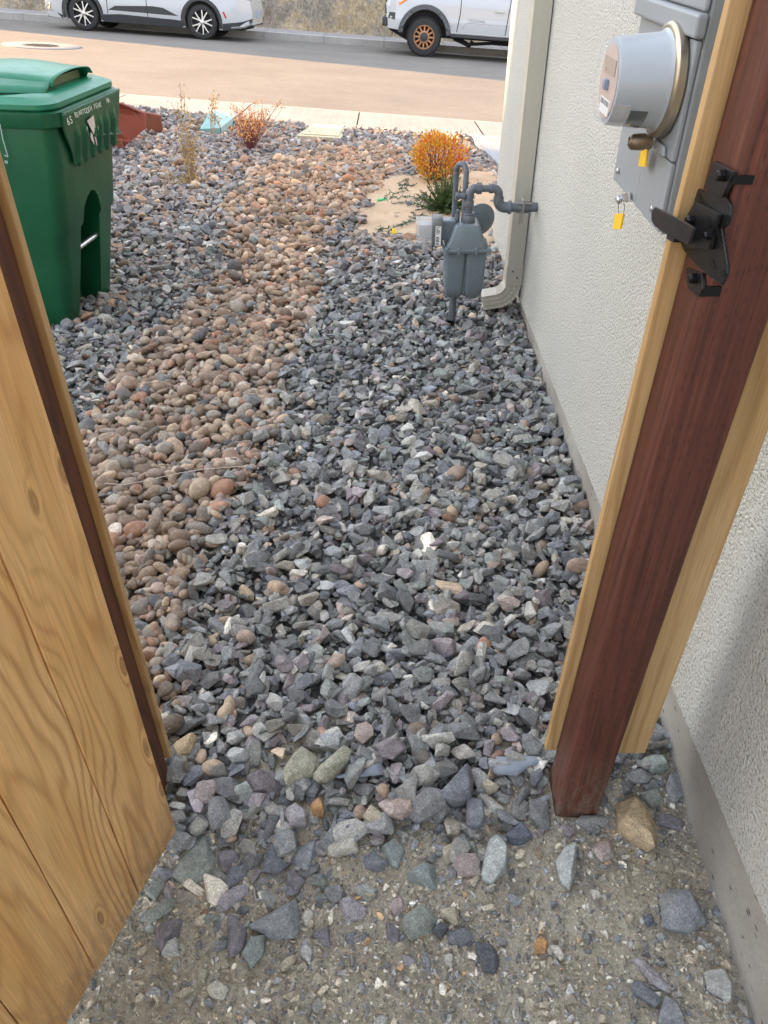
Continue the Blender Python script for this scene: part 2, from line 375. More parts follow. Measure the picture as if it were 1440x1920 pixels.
# manhole
c = on(78, 86, Vector((.062, .06, 1)), (0, 0, .1)); mh = thing('manhole_cover', 'round iron manhole cover set in a pale concrete collar in the road', 'manhole', c)
mb = MB(); NR = Vector((.062, .06, 1)).normalized(); mb.lathe(c-NR*.05, NR, [(0, .70), (.058, .70), (.060, .695), (.060, .345), (.02, .34)], 48); mb.build('collar', CONC, mh, smooth=40)
mb = MB(); mb.lathe(c-NR*.04, NR, [(0, .335), (.046, .335), (.048, .325)], 40)
IRON = M('cast_iron', (.10, .095, .09), .7, .3, var=.5, vs=30); ex = Vector((1, 0, -.062)).normalized(); ey = NR.cross(ex)
for i in range(-5, 6):
    for j in range(-5, 6):
        if (i*i+j*j) < 26 and (i+j) % 2: q = c+ex*i*.055+ey*j*.055+NR*.009; mb.box((-.02, -.02, 0), (.02, .02, .006), frame(q, ex, ey))
mb.build('cover', IRON, mh, smooth=40)
# ------------------------------------------------------------------ stucco house
def stucco(name, c0, c1, k=1.):
    m, t, b = newmat(name); v = coords(t)
    n1 = noise(t, v, 150*k, 2, .6); n2 = noise(t, v, 1.3, 5, .6); n3 = noise(t, v, 330*k, 2, .6)
    c = ramp(t, [(.3, c0), (.7, c1)], n2)
    c = mix(t, c, ramp(t, [(.30, (.55, .55, .53)), (.47, (.97, .97, .97)), (.68, (1.10, 1.10, 1.10))], n1), 1., 'MULTIPLY')
    c = mix(t, c, ramp(t, [(.3, (.88, .88, .88)), (.6, (1.04, 1.04, 1.04))], n3), 1., 'MULTIPLY')
    t.links.new(c, b.inputs['Base Color']); b.inputs['Roughness'].default_value = .93; b.inputs['Specular IOR Level'].default_value = .25
    bump(t, b, n1, 1., .012); return m
STUC = stucco('stucco', (.56, .56, .51), (.62, .615, .565))
XW = .63
ho = thing('house', 'pale stucco house side wall running from the fence post to the front corner', 'house', (XW, 0, 0))
YF = 4.53
mb = MB(); mb.prism([(XW, -3.0, .22), (XW, .5, .178), (XW, 1.1, .145), (XW, 3.5, .06), (XW, YF, .0), (XW, YF, 3.0), (XW, -3.0, 3.0)], (.18, 0, 0))
mb.prism([(XW, YF, 0), (XW+.18, YF, 0), (XW+.18, YF, 3), (XW, YF, 3)], (0, -.001, 0)) if False else None
mb.box((XW+.181, YF-.18, -.25), (8, YF, 3.0)); mb.build('stucco_wall', STUC, ho, bevel=.018, seg=3)
FOUND = concrete('foundation_concrete', (.22, .20, .165), (.44, .425, .39))
t = FOUND.node_tree; b = t.nodes['Principled BSDF']; lk = b.inputs['Base Color'].links[0].from_socket
vv = t.nodes.new('ShaderNodeTexVoronoi'); vv.inputs['Scale'].default_value = 55; t.links.new(coords(t, (1, .5, 1)), vv.inputs['Vector'])
pf = ramp(t, [(.10, (1, 1, 1)), (.26, (0, 0, 0))], vv.outputs['Distance']); t.links.new(mix(t, lk, (.08, .075, .065), math_(t, 'MULTIPLY', pf, math_(t, 'GREATER_THAN', noise(t, coords(t), 21, 2), .56))), b.inputs['Base Color'])
mb = MB(); mb.prism([(XW+.012, -3, -.3), (XW+.012, -3, .25), (XW+.012, .5, .20), (XW+.012, 1.1, .165), (XW+.012, 3.5, .085), (XW+.012, YF-.01, .03), (XW+.012, YF-.01, -.4)], (.14, 0, 0))
mb.build('foundation', FOUND, ho, bevel=.006)
mb = MB(); mb.prism([(XW-.2, -3.4, 3.02), (XW-.2, YF+.3, 3.02), (XW-.2, YF+.3, 3.22), (XW-.2, -3.4, 3.22)], (.0, 0, 0)) if False else None
mb.add([(XW-.2, -3.4, 3.02), (XW-.2, YF+.3, 3.02), (9, YF+.5, 3.02), (9, -3.4, 3.02), (XW-.2, -3.4, 3.2), (XW-.2, YF+.3, 3.2), (9, YF+.5, 5.4), (9, -3.4, 5.4)], [(0, 1, 2, 3), (4, 7, 6, 5), (0, 4, 5, 1), (1, 5, 6, 2), (2, 6, 7, 3), (3, 7, 4, 0)])
mb.build('roof', M('roof_tile', (.20, .15, .12), .9), ho)
# downspout
dsp = thing('downspout', 'beige rain downspout on the house wall with a ribbed elbow at the foot', 'downspout', (XW, 3.45, 0))
DSM = M('downspout_paint', (.46, .44, .37), .45, var=.05, bs=60, bstr=.05)
yd = 3.45
def rrect(cx, cy, hx, hy, r, n=3):
    out = []
    for sx, sy, a0 in ((1, 1, 0), (-1, 1, 90), (-1, -1, 180), (1, -1, 270)):
        for k in range(n+1):
            a = R(a0+90*k/n); out.append((cx+sx*(hx-r)+r*math.cos(a), cy+sy*(hy-r)+r*math.sin(a)))
    return out
def corr(hx, hy, dep=.0035):
    pts = []
    for (ax_, ay), (bx, by) in (((-hx, -hy), (hx, -hy)), ((hx, -hy), (hx, hy)), ((hx, hy), (-hx, hy)), ((-hx, hy), (-hx, -hy))):
        L = math.hypot(bx-ax_, by-ay); nxx, nyy = (by-ay)/L, -(bx-ax_)/L
        for k in range(9):
            f = k/9; d_ = 0 if k == 0 else -dep*(1-math.cos(2*math.pi*f*3))/2
            pts.append((ax_+(bx-ax_)*f+nxx*d_, ay+(by-ay)*f+nyy*d_))
    return pts
HXD, HYD = .034, .045
xc = XW-.002-HXD-.003
mb = MB(); mb.loft([[Vector((xc+a*k, yd+b_*k, z)) for a, b_ in corr(HXD, HYD, .001)] for z, k in ((.22, 1.0), (3.0, 1.0))]); mb.build('pipe', DSM, dsp, smooth=30)
mb = MB(); mb.loft([[Vector((xc+a*1.08, yd+b_*1.08, z)) for a, b_ in corr(HXD, HYD, .001)] for z in (.155, .245)]); mb.build('sleeve', DSM, dsp, smooth=30)
mb = MB(); rings = []
prof = corr(HXD, HYD, .003)
path = []
Rb = .085
for k in range(29):
    a = R(80)*k/28
    c_ = Vector((xc-Rb*(1-math.cos(a)), yd, .16-Rb*math.sin(a))); t_ = Vector((-math.sin(a), 0, -math.cos(a))); path.append((c_, t_, k))
e = path[-1]
for k in range(1, 5): path.append((e[0]+e[1]*.016*k, e[1], 0))
for c_, t_, k in path:
    sd = Vector((0, 1, 0)); nn = sd.cross(t_)  # outward in-plane
    sc = 1.0+(.035*math.sin(k*math.pi) if 0 else (.05 if (k % 2 == 1 and 2 < k < 27) else -.03))
    rings.append([c_+nn*(a*sc)+sd*(b_*(1+(sc-1)*.6)) for a, b_ in prof])
mb.loft(rings, cap=False); el = mb.build('ribbed_elbow', DSM, dsp, smooth=25)
md = el.modifiers.new('s', 'SOLIDIFY'); md.thickness = .0015
mb = MB()
for yy, zz in ((yd-.052, .22), (yd-.052, .19)): mb = MB(); mb.lathe((xc-.01 if zz > .2 else xc+.012, yy+.001, zz), (0, -1, 0), [(0, .0045), (.003, .004)], 12); mb.build('screw', M('screw_dark', (.12, .11, .1), .5, .6), dsp)
# ------------------------------------------------------------------ electrical panel
XP = .50
PAN = M('panel_grey', (.235, .265, .285), .42, 0, var=.06, vs=3, bs=9, bstr=.04, bd=.004, dirt=(.30, .33, .35))
PAN2 = M('panel_cover', (.27, .30, .325), .38, 0, var=.06, vs=2)
yl, yr = 1.775, 1.415; zb = 1.035; ym = 1.585
ep = thing('electrical_panel', 'grey steel electrical panel with round meter on the stucco wall', 'electrical panel', (XW, 1.6, zb))
mb = MB(); mb.box((XP+.006, yr, zb), (XW-.001, yl, 2.3)); mb.build('enclosure', PAN, ep, bevel=.004)
mb = MB(); mb.box((XP, ym+.0025, zb+.004), (XP+.0055, yl-.003, 1.338)); mb.build('cover', PAN2, ep, bevel=.002)
mb = MB(); mb.box((XP-.002, yr+.003, zb+.004), (XP+.0055, ym-.0025, 1.155)); mb.build('cover', PAN2, ep, bevel=.002)
mb = MB(); mb.box((XP-.004, yr+.003, 1.158), (XP+.0055, ym-.0025, 1.338)); mb.build('meter_cover', PAN2, ep, bevel=.003)
mb = MB(); rr_ = random.Random(8)
for k in range(9): mb.box((XP-.1136, 1.508-.030+k*.0065, 1.268-.036), (XP-.1124, 1.508-.030+k*.0065+rr_.uniform(.0015, .004), 1.268-.028))
mb.build('face_printing', M('ink', (.03, .03, .03), .6), ep)
mb = MB(); mb.box((XP-.1132, 1.508-.034, 1.268-.050), (XP-.1124, 1.508+.030, 1.268-.026)); mb.build('face_label', M('sticker_white', (.72, .73, .74), .5, var=.04), ep)
# embossed step on the meter cover and lip above
mb = MB(); mb.prism([(XP-.0045, yr+.03, 1.160), (XP-.0045, ym-.01, 1.160), (XP-.0045, ym-.012, 1.176), (XP-.0045, yr+.04, 1.176)], (-.007, 0, 0)); mb.build('lip', PAN2, ep, bevel=.003)
mb = MB(); mb.box((XP-.014, yr-.006, 1.341), (XP+.004, yl+.006, 1.375)); mb.build('rain_lip', PAN2, ep, bevel=.005)
mb = MB(); mb.box((XP-.004, yr+.002, 1.377), (XP+.005, yl-.002, 2.29)); mb.build('upper_door', PAN2, ep, bevel=.004)
SCR = M('zinc', (.55, .56, .57), .3, .9, var=.1)
for yy, zz in ((1.735, zb+.03), (1.47, zb+.03), (1.44, 1.28)):
    mb = MB(); mb.lathe((XP-.001, yy, zz), (-1, 0, 0), [(0, .006), (.004, .006), (.006, .003)], 14); mb.build('screw', SCR, ep, smooth=40)
# meter: glass canopy, ring, base
cy, cz = 1.508, 1.268
RING = M('ring_metal', (.42, .37, .29), .36, .9, var=.15, vs=8)
mb = MB(); mb.lathe((XP-.002, cy, cz), (-1, 0, 0), [(0, .082), (.006, .0885), (.018, .0885), (.021, .086), (.023, .081), (.023, .070), (0.004, .070)], 64, False); rg = mb.build('sealing_ring', RING, ep, smooth=35)
METB = M('meter_plastic', (.37, .42, .465), .33, 0, var=.04, coat=.3)
mb = MB(); mb.lathe((XP-.006, cy, cz), (-1, 0, 0), [(0, .0795), (.018, .0795), (.021, .077), (.026, .0735), (.098, .0675), (.104, .0655), (.105, .060)], 64); me_ = mb.build('meter_body', METB, ep, smooth=35)
FACE = M('meter_face', (.48, .38, .33), .6, var=.1, vs=30)
GLS = M('clear_cover', (.75, .78, .8), .12, 0, var=.02, trans=.0, alpha=.08, coat=.1)
mb = MB(); mb.lathe((XP-.1113, cy, cz), (-1, 0, 0), [(0, .0575), (.001, .0575)], 48); mb.build('meter_face', FACE, ep, smooth=40)
mb = MB(); mb.lathe((XP-.110, cy, cz), (-1, 0, 0), [(0, .0655), (.008, .0645), (.013, .059), (.0145, .03), (.015, .001)], 48); mb.build('meter_glass', GLS, ep, smooth=50)
mb = MB(); mb.box((XP-.121, cy-.010, cz-.012), (XP-.1125, cy+.003, cz+.004)); mb.build('button', M('blue_plastic', (.16, .24, .36), .4), ep, bevel=.002)
mb = MB(); mb.box((XP-.1140, cy-.040, cz+.012), (XP-.1124, cy+.036, cz+.036)); mb.build('display', M('lcd', (.34, .27, .22), .3), ep)
def on_cyl(a0, a1, x0, x1, r0, r1, off, n=10):
    """patch standing on the meter body, angles measured in the y-z plane"""
    vs = []; fs = []
    for k in range(n+1):
        a = a0+(a1-a0)*k/n
        for x, r in ((x0, r0), (x1, r1)):
            vs.append((x, cy+math.cos(a)*(r+off), cz+math.sin(a)*(r+off)))
    for k in range(n): fs.append((2*k, 2*k+1, 2*k+3, 2*k+2))
    return vs, fs
mb = MB(); mb.add(*on_cyl(R(-150), R(-95), XP-.108, XP-.052, .0665, .0718, .0012)); o = mb.build('window', M('smoked_window', (.10, .12, .125), .15, coat=.5), ep); o.modifiers.new('s', 'SOLIDIFY').thickness = .001
mb = MB(); mb.add(*on_cyl(R(-158), R(-100), XP-.112, XP-.082, .0655, .0688, .0022)); o = mb.build('clear_band', M('clear_band', (.46, .50, .54), .15, var=.15, vs=60, coat=.6), ep); o.modifiers.new('s', 'SOLIDIFY').thickness = .001
mb = MB(); mb.lathe((XP-.018, cy-.004, cz-.096), (-1, 0, 0), [(0, .012), (.012, .0125), (.013, .0145), (.034, .0135), (.038, .0115), (.040, .009), (.036, .007)], 28); mb.build('barrel_lock', M('barrel_lock', (.25, .20, .14), .35, .8, var=.15), ep, smooth=35)
WIRE = M('seal_wire', (.13, .11, .10), .4, .7)
TAGM = M('tag_yellow', (.78, .50, .015), .45, var=.04)
def seal(loc_px, top, plane_x, label, hasp):
    (x0, y0), (x1, y1), (x2, y2), (x3, y3) = loc_px
    q = [at(*p, X=plane_x) for p in loc_px]; base = (q[0]+q[1])/2
    th = thing('seal_tag', label, 'seal tag', base)
    mb = MB(); mb.prism(q, (-.004, 0, 0)); mb.build('tag', TAGM, th, bevel=.0008)
    topp = at(*top, X=plane_x); mb = MB(); w_ = (q[1]-q[0]).length*.5
    pth = []
    for k in range(25):
        a = 2*math.pi*k/24; mid = (base+topp)/2; hh = (topp-base).length/2+.002
        pth.append(mid+Vector((-.002, 0, 0))+Vector((0, 1, 0))*math.sin(a)*w_*.75-Vector((0, 0, 1))*math.cos(a)*hh)
    mb.tube(pth, .0006, 6); mb.build('wire_loop', WIRE, th, smooth=60); return th
seal([(1206, 277), (1218, 277), (1213, 313), (1200, 312)], (1222, 255), XP-.016, 'yellow plastic seal tag hanging under the round electric meter', True)
seal([(1156, 401), (1172, 400), (1166, 430), (1152, 430)], (1170, 378), XP-.010, 'yellow plastic seal tag hanging from the hasp below the electrical panel', True)
mb = MB(); q = [at(*p, X=XP-.004) for p in ((1165, 366), (1180, 360), (1183, 362), (1183, 378), (1176, 379), (1168, 372))]; mb.prism(q, (-.004, 0, 0)); mb.build('hasp', SCR, ep, bevel=.001)
mb = MB(); q = at(1160, 374, X=XP-.01); mb.lathe(q, (0, .9, .1), [(-.012, .004), (-.010, .006), (.008, .006), (.012, .003)], 12); mb.build('padlock_bolt', SCR, ep, smooth=40)
# ------------------------------------------------------------------ timber
CEDAR = wood_mat('cedar', (.82, .53, .25), (.70, .395, .145), (.40, .165, .05), streak=.07)
CEDE = wood_mat('cedar_edge', (.56, .375, .185), (.47, .30, .125), (.30, .16, .055), sc=.4, knots=0.)
REDW = wood_mat('red_stained_post', (.125, .041, .026), (.072, .024, .016), (.030, .010, .007), sc=.4, contrast=.5, streak=.36, knots=0.)
BRNW = wood_mat('brown_stained_rail', (.15, .052, .022), (.10, .032, .015), (.03, .01, .006), sc=.5)
# incisions in the treated post
t = REDW.node_tree; b = t.nodes['Principled BSDF']; lk = b.inputs['Base Color'].links[0].from_socket
vo = t.nodes.new('ShaderNodeTexVoronoi'); vo.inputs['Scale'].default_value = 1; vo.inputs['Randomness'].default_value = .55
t.links.new(coords(t, (150, 150, 38)), vo.inputs['Vector']); pf = ramp(t, [(.10, (1, 1, 1)), (.24, (0, 0, 0))], vo.outputs['Distance'])
t.links.new(mix(t, lk, (.012, .006, .006), math_(t, 'MULTIPLY', pf, .45)), b.inputs['Base Color']); b.inputs['Roughness'].default_value = .5
# right gate post
PX0, PX1, PY0, PY1 = .362, .451, .885, .974
LEAN = Matrix.Translation((.40, .93, 0)) @ Matrix.Rotation(R(1.05), 4, 'Y')
def leaned(a): return LEAN @ (Matrix.Translation((-.40, -.93, 0)) @ Vector(a))
gp = thing('gate_post', 'dark red stained square post with a latch, right side of the gate opening', 'post', (.406, .93, 0))
mb = MB(); mb.box((PX0, PY0, -.3), (PX1, PY1, 2.0), LEAN @ Matrix.Translation((-.40, -.93, 0))); mb.build('post', REDW, gp, bevel=.006, seg=3)
fe = thing('fence', 'cedar fence boards fixed behind the red post beside the house wall', 'fence', (.45, .98, 0))
mb = MB(); mb.box((.3405, PY1+.001, .095), (.432, PY1+.018, 1.95), LEAN @ Matrix.Translation((-.40, -.93, 0))); mb.build('board', CEDE, fe, bevel=.0015)
mb = MB(); mb.box((.436, PY1+.001, .088), (.555, PY1+.018, 1.95), LEAN @ Matrix.Translation((-.40, -.93, 0))); mb.build('board', CEDE, fe, bevel=.0015)
# left post + fence behind it
gl = thing('fence_post', 'dark brown square post behind the open gate on the left', 'post', (-.51, .93, 0))
mb = MB(); mb.box((-.551, .872, -.3), (-.462, .961, 2.0)); mb.build('post', BRNW, gl, bevel=.005)
fl = thing('fence', 'cedar board fence running left from the gate opening behind the open gate', 'fence', (-1.5, .97, 0))
for k in range(13):
    x1 = -.4525-k*.143; mb = MB(); mb.box((x1-.140, .962, .085), (x1, .978, 1.9)); mb.build('board', CEDE, fl, bevel=.0015)
mb = MB(); mb.box((-2.3, .924, .35), (-.553, .961, .44)); mb.build('rail', BRNW, fl); mb = MB(); mb.box((-2.3, .924, 1.5), (-.553, .961, 1.59)); mb.build('rail', BRNW, fl)
# open gate leaf
ga = thing('gate', 'open cedar gate of tight vertical boards swung in towards the viewer on the left', 'gate', (-.4217, .835, 0))
d0 = Vector((-.0403-.0005, -.128, 0)).normalized(); n0 = Vector((-d0.y, d0.x, 0)); n0 = n0 if n0.x < 0 else -n0   # n0 points away from camera (left)
W_B = .1375; p = Vector((-.4217, .835, 0))
hts = [.030, .025, .03, .02, .03, .028, .03]
for k in range(7):
    a = p+d0*k*(W_B+.0025); mb = MB(); b_ = a+d0*W_B
    o = None
    m_ = frame(a, d0, Vector((0, 0, 1)).cross(d0)*1)
    zz = hts[k]
    # slightly wavy edges: loft of rectangles up the board
    rr_ = random.Random(k); rings = []
    for j in range(25):
        z = zz+(1.85-zz)*j/24; e0 = rr_.uniform(0, .0009)+(.001*math.sin(z*7+k)); e1 = rr_.uniform(0, .0009)
        rings.append([a+d0*e0+Vector((0, 0, z)), b_-d0*e1+Vector((0, 0, z)), b_-d0*e1+n0*.016+Vector((0, 0, z)), a+d0*e0+n0*.016+Vector((0, 0, z))])
    mb.loft(rings); o = mb.build('board', CEDAR, ga, bevel=.001)
for z0 in (.25, 1.45):
    mb = MB(); a = p+d0*.01+n0*.0165; mb.prism([a+Vector((0, 0, z0)), a+d0*.95+Vector((0, 0, z0)), a+d0*.95+Vector((0, 0, z0+.088)), a+Vector((0, 0, z0+.088))], n0*.038); mb.build('rail', BRNW, ga)
# ------------------------------------------------------------------ latch
LM = M('latch_black', (.034, .034, .037), .3, .7, var=.25, vs=25, bs=300, bstr=.05)
LX = .362+.0215
LE = M('bolt_black', (.012, .012, .013), .35, .6)
la = thing('gate_latch', 'black steel gravity latch with a long finger, screwed to the red gate post', 'latch', (.384, .93, 1.2))
def zl(x, y): return (1180+x*260/1440, 260+y*260/1440)
def plate(name, zp, X, th, mat=LM, bev=.0006):
    mb = MB(); mb.prism([at(*zl(*p), X=X) for p in zp], (-th, 0, 0)); return mb.build(name, mat, la, bevel=bev)
plate('back_plate', [(745, 520), (800, 560), (870, 470), (940, 500), (1040, 620), (1085, 690), (1080, 800), (1040, 900), (990, 935), (1050, 1320), (1045, 1400), (990, 1520), (870, 1440), (740, 1330), (590, 1160), (570, 1050), (600, 860), (650, 780), (700, 640)], LX-.0008, .0035)
plate('upper_tab', [(925, 230), (1130, 345), (1010, 615), (820, 500)], LX-.001, .0055)
plate('striker_cover', [(735, 645), (970, 790), (900, 1010), (870, 1150), (830, 1140), (600, 1140), (565, 1040), (610, 860)], LX-.0050, .006)
plate('finger', [(290, 710), (610, 870), (700, 930), (640, 1100), (540, 1060), (390, 980), (290, 910), (255, 850), (255, 770)], .3535, .0035)
plate('finger_boss', [(600, 900), (690, 940), (640, 1080), (560, 1040)], LX-.006, .022)
plate('lower_tab', [(620, 1340), (790, 1400), (800, 1560), (760, 1640), (640, 1560)], LX-.001, .0045)
def hole(c, w_, h_, X):
    mb = MB(); mb.prism([at(*zl(c[0]+w_*math.cos(a)+h_*.25*math.sin(a), c[1]+h_*math.sin(a)), X=X) for a in [2*math.pi*k/14 for k in range(14)]], (-.0006, 0, 0)); mb.build('slot', LE, la)
for c_, w_, h_, X in (((835, 860), 22, 70, LX-.011), ((870, 1300), 20, 50, LX-.0044), ((985, 1415), 20, 50, LX-.0044), ((1022, 830), 20, 50, LX-.0044), ((592, 1050), 16, 45, LX-.0111), ((735, 600), 16, 40, LX-.0044), ((905, 350), 12, 20, LX-.0066), ((920, 980), 16, 130, LX-.011)):
    hole(c_, w_, h_, X)
def bolt(c, r, X, l=.009):
    mb = MB(); q = at(*zl(*c), X=X); mb.lathe(q, (-1, 0, 0), [(0, r), (l*.75, r), (l, r*.7)], 6); mb.build('bolt', LE, la, bevel=.0005)
for c_, X in (((985, 385), LX-.0065), ((665, 850), LX-.0110), ((850, 1010), LX-.0111), ((690, 1450), LX-.0055)): bolt(c_, .0068 if c_[1] != 1010 else .005, X)
# tabs folded round the corner onto the front face of the post
for (z0, z1) in (((1100, 380), (1270, 470)), ((800, 1530), (930, 1630))):
    a = at(*zl(*z0), Y=PY0-.0008); b_ = at(*zl(*z1), Y=PY0-.0008)
    mb = MB(); mb.box((LX-.004, PY0-.004, b_.z), (b_.x, PY0-.0006, a.z)); mb.build('folded_tab', LE, la, bevel=.0006)
# ------------------------------------------------------------------ gas meter
YG = 3.27
GP = M('meter_grey_paint', (.135, .168, .188), .3, 0, var=.12, vs=7, bs=120, bstr=.08, dirt=(.20, .225, .235))
GPP = M('pipe_grey_paint', (.110, .128, .148), .45, 0, var=.3, vs=22, bs=90, bstr=.25, dirt=(.17, .135, .115))
gm = thing('gas_meter', 'slate grey gas meter on pipes in front of the downspout', 'gas meter', gpx(845, 606))
def G(px, py, dy=0): return at(px, py, Y=YG+dy)
def zg(x, y): return (740+x*300/1371, 220+y*300/1371)
def sect(cx, z, hw, hd, y0=YG, r=.25, n=4):
    return [Vector((a, b_, z)) for a, b_ in rrect(cx, y0, hw, hd, min(hw, hd)*r, n)]
pF = G(872, 459); zF = pF.z; cxm = pF.x
pT = G(872, 414); pB = G(872, 548)
hwF = (G(912, 459).x-G(831, 459).x)/2
HD = .075
mb = MB(); hT = pT.z-zF
mb.loft([sect(cxm, zF+.0, hwF*.96, HD*.98), sect(cxm, zF+.012, hwF*.95, HD*.97), sect(cxm, zF+hT*.35, hwF*.80, HD*.92), sect(cxm, zF+hT*.85, hwF*.60, HD*.85), sect(cxm, zF+hT*.97, hwF*.52, HD*.78), sect(cxm, zF+hT, hwF*.42, HD*.65)]); mb.build('upper_case', GP, gm, smooth=40)
mb = MB(); mb.loft([sect(cxm, zF-.010, hwF*1.02, HD*1.08, r=.2), sect(cxm, zF-.006, hwF*1.05, HD*1.12, r=.2), sect(cxm, zF+.003, hwF*1.05, HD*1.12, r=.2), sect(cxm, zF+.006, hwF*1.02, HD*1.08, r=.2)]); mb.build('flange', GP, gm, smooth=40)
hB = zF-pB.z
for sx in (-1, 1):
    mb = MB(); rings = []
    for f, k, dd in ((0.02, 1, 1), (.45, .97, 1), (.75, .93, .96), (.92, .84, .86), (1., .62, .6)):
        hw = hwF*.475*k; rings.append(sect(cxm+sx*(hwF*.475*(.5*2 - (1-k)*.25)+.000), zF-.008-hB*f, hw, HD*.9*dd, r=.42, n=5))
    mb.loft(rings); mb.build('lower_case', GP, gm, smooth=50)
mb = MB(); mb.box((cxm-.018, YG-HD*.72, zF-hB*.9), (cxm+.018, YG+HD*.72, zF-.011)); mb.build('centre_web', GP, gm, bevel=.004)
for px in (836, 858, 891, 913):
    mb = MB(); q = G(px, 455); mb.lathe((q.x, YG-HD*1.02, zF-.014), (0, 0, 1), [(0, .009), (.024, .009), (.028, .005)], 12); mb.build('bolt', GP, gm, smooth=40)
# index with clear cover
q = G(815, 418); q2 = G(828, 418)
mb = MB(); mb.box((G(826, 430).x, YG-.03, G(0+836, 447).z), (G(845, 430).x+.02, YG+.03, G(836, 410).z)); mb.build('index_neck', GP, gm, bevel=.006)
z0, z1 = G(820, 459).z, G(820, 404).z; zc = (z0+z1)/2; rz = (z1-z0)/2
x1 = G(828.5, 430).x; x2 = G(810, 430).x; x3 = G(780, 430).x
DKG = M('index_housing', (.11, .12, .115), .4)
def drum(xa, xb, ry, rz_, zc_, k=1.): 
    return [[Vector((x, YG+ry*math.copysign(abs(math.cos(a))**.6, math.cos(a))*kk, zc_+rz_*math.copysign(abs(math.sin(a))**.6, math.sin(a))*kk)) for a in [2*math.pi*i/32 for i in range(32)]] for x, kk in ((xa, .97), (xa-.003, 1.), (xb+.004, 1.), (xb, .95))]
mb = MB(); mb.loft(drum(x1, x2, .055, rz, zc)); mb.build('index_housing', DKG, gm, smooth=40)
CLR = M('clear_plastic', (.50, .52, .54), .1, 0, var=.12, vs=30, alpha=.38, coat=.4)
mb = MB(); mb.loft(drum(x2-.0005, x3, .048, rz*.86, zc+.002)); mb.build('index_cover', CLR, gm, smooth=40)
mb = MB()
mb.box((x3+.012, YG-.030, zc-.022), (x2-.002, YG+.03, zc+.030)); mb.lathe((x2-.001, YG, zc), (-1, 0, 0), [(0, .036), (.006, .036)], 28)
mb.build('index_dial', M('dial_white', (.55, .55, .55), .5), gm)
mb = MB(); mb.lathe((G(797, 455).x, YG, G(800, 452).z), (0, 0, -1), [(0, .018), (.045, .016), (.05, .012)], 20); mb.build('antenna_stub', CLR, gm, smooth=40)
mb = MB(); mb.box((G(809, 460).x, YG-.012, G(809, 469).z), (G(812.5, 460).x, YG+.012, G(809, 452).z)); mb.build('bracket', DKG, gm)
STK = M('sticker_white', (.72, .73, .74), .5, var=.04)
a = at(817, 425, Y=YG-.0585); b_ = at(826, 461, Y=YG-.0585)
mb = MB(); mb.box((a.x, YG-.0590, b_.z), (b_.x, YG-.0555, a.z)); sk = mb.build('barcode_label', STK, gm)
mb = MB(); rr_ = random.Random(3); z = b_.z+.004
while z < a.z-.004:
    h_ = rr_.uniform(.001, .0035)
    if not (abs(z-(a.z+b_.z)/2) < .006): mb.box((a.x+.003, YG-.0596, z), (a.x+(b_.x-a.x)*rr_.choice((.45, .62, .8)), YG-.0591, z+h_))
    z += h_+rr_.uniform(.001, .003)
mb.build('printing', M('ink', (.03, .03, .03), .6), sk)
# unions, tee, valve on top
def cyl(name, p0, p1, r, mat=GPP, seg=24, ring=None):
    p0, p1 = Vector(p0), Vector(p1); L = (p1-p0).length; mb = MB()
    mb.lathe(p0, p1-p0, [(0, r*.94), (.003, r), (L-.003, r), (L, r*.94)] if ring is None else ring(L, r), seg); return mb.build(name, mat, gm, smooth=35)
ux = G(878, 400).x; zt = pT.z
cyl('swivel_nut', (ux, YG-.01, zt-.004), (ux, YG-.01, zt+.030), .029, seg=8)
cyl('nut_collar', (ux, YG-.01, zt+.030), (ux, YG-.01, zt+.038), .026)
topz = G(878, 352).z
cyl('riser_nipple', (ux, YG-.01, zt+.038), (ux, YG-.01, topz-.012), .0155)
cyl('coupling', (ux, YG-.01, zt+.060), (ux, YG-.01, zt+.085), .0195)
cyl('test_plug', (G(858, 385).x, YG-.01, zt-.002), (G(858, 385).x, YG-.01, zt+.03), .011, seg=6)
cyl('test_cap', (G(859, 376).x, YG-.01, zt+.03), (G(859, 376).x, YG-.01, zt+.048), .008, seg=6)
cyl('valve_stub', (G(856, 366).x, YG-.012, G(0+857, 366).z), (G(872, 366).x, YG-.012, G(857, 366).z), .012, seg=8)
cyl('valve_cap', (G(854, 366).x, YG-.012, G(0+857, 366).z), (G(860, 366).x, YG-.012, G(857, 366).z), .016, seg=6)
def elbow(name, c, d1, d2, rb, r, n=12, mat=GPP):
    c, d1, d2 = Vector(c), Vector(d1).normalized(), Vector(d2).normalized()   # arc starting along d1, turning to d2
    pts = [c-d1*.012]+[c+d1*rb*math.sin(a)+d2*rb*(1-math.cos(a)) for a in [math.pi/2*k/n for k in range(n+1)]]; pts.append(pts[-1]+d2*.012)
    mb = MB(); mb.tube(pts, r, 20); return mb.build(name, mat, gm, smooth=50), pts[-1]
zh = G(890, 352).z
e1, pe = elbow('elbow', (ux, YG-.01, zh-.022), (0, 0, 1), (1, 0, 0), .022, .0175)
xa = G(899, 352).x
cyl('nipple', pe, (xa, YG-.01, zh), .014)
cyl('union_nut', (G(893, 352).x, YG-.01, zh), (G(903, 352).x, YG-.01, zh), .023, seg=8)
cyl('nipple', (xa, YG-.01, zh), (G(922, 352).x, YG-.01, zh), .0135)
cyl('coupling', (G(917, 352).x, YG-.01, zh), (G(924, 352).x, YG-.01, zh), .0185)
xe = G(924, 352).x
e2, pe = elbow('elbow', (xe, YG-.01, zh), (1, 0, 0), (0, 0, -1), .026, .0165)
zw = at(980, 374, Y=YG-.01).z
cyl('coupling', pe+Vector((0, 0, .004)), pe+Vector((0, 0, -.010)), .0205)
dz = pe.z-.010-zw
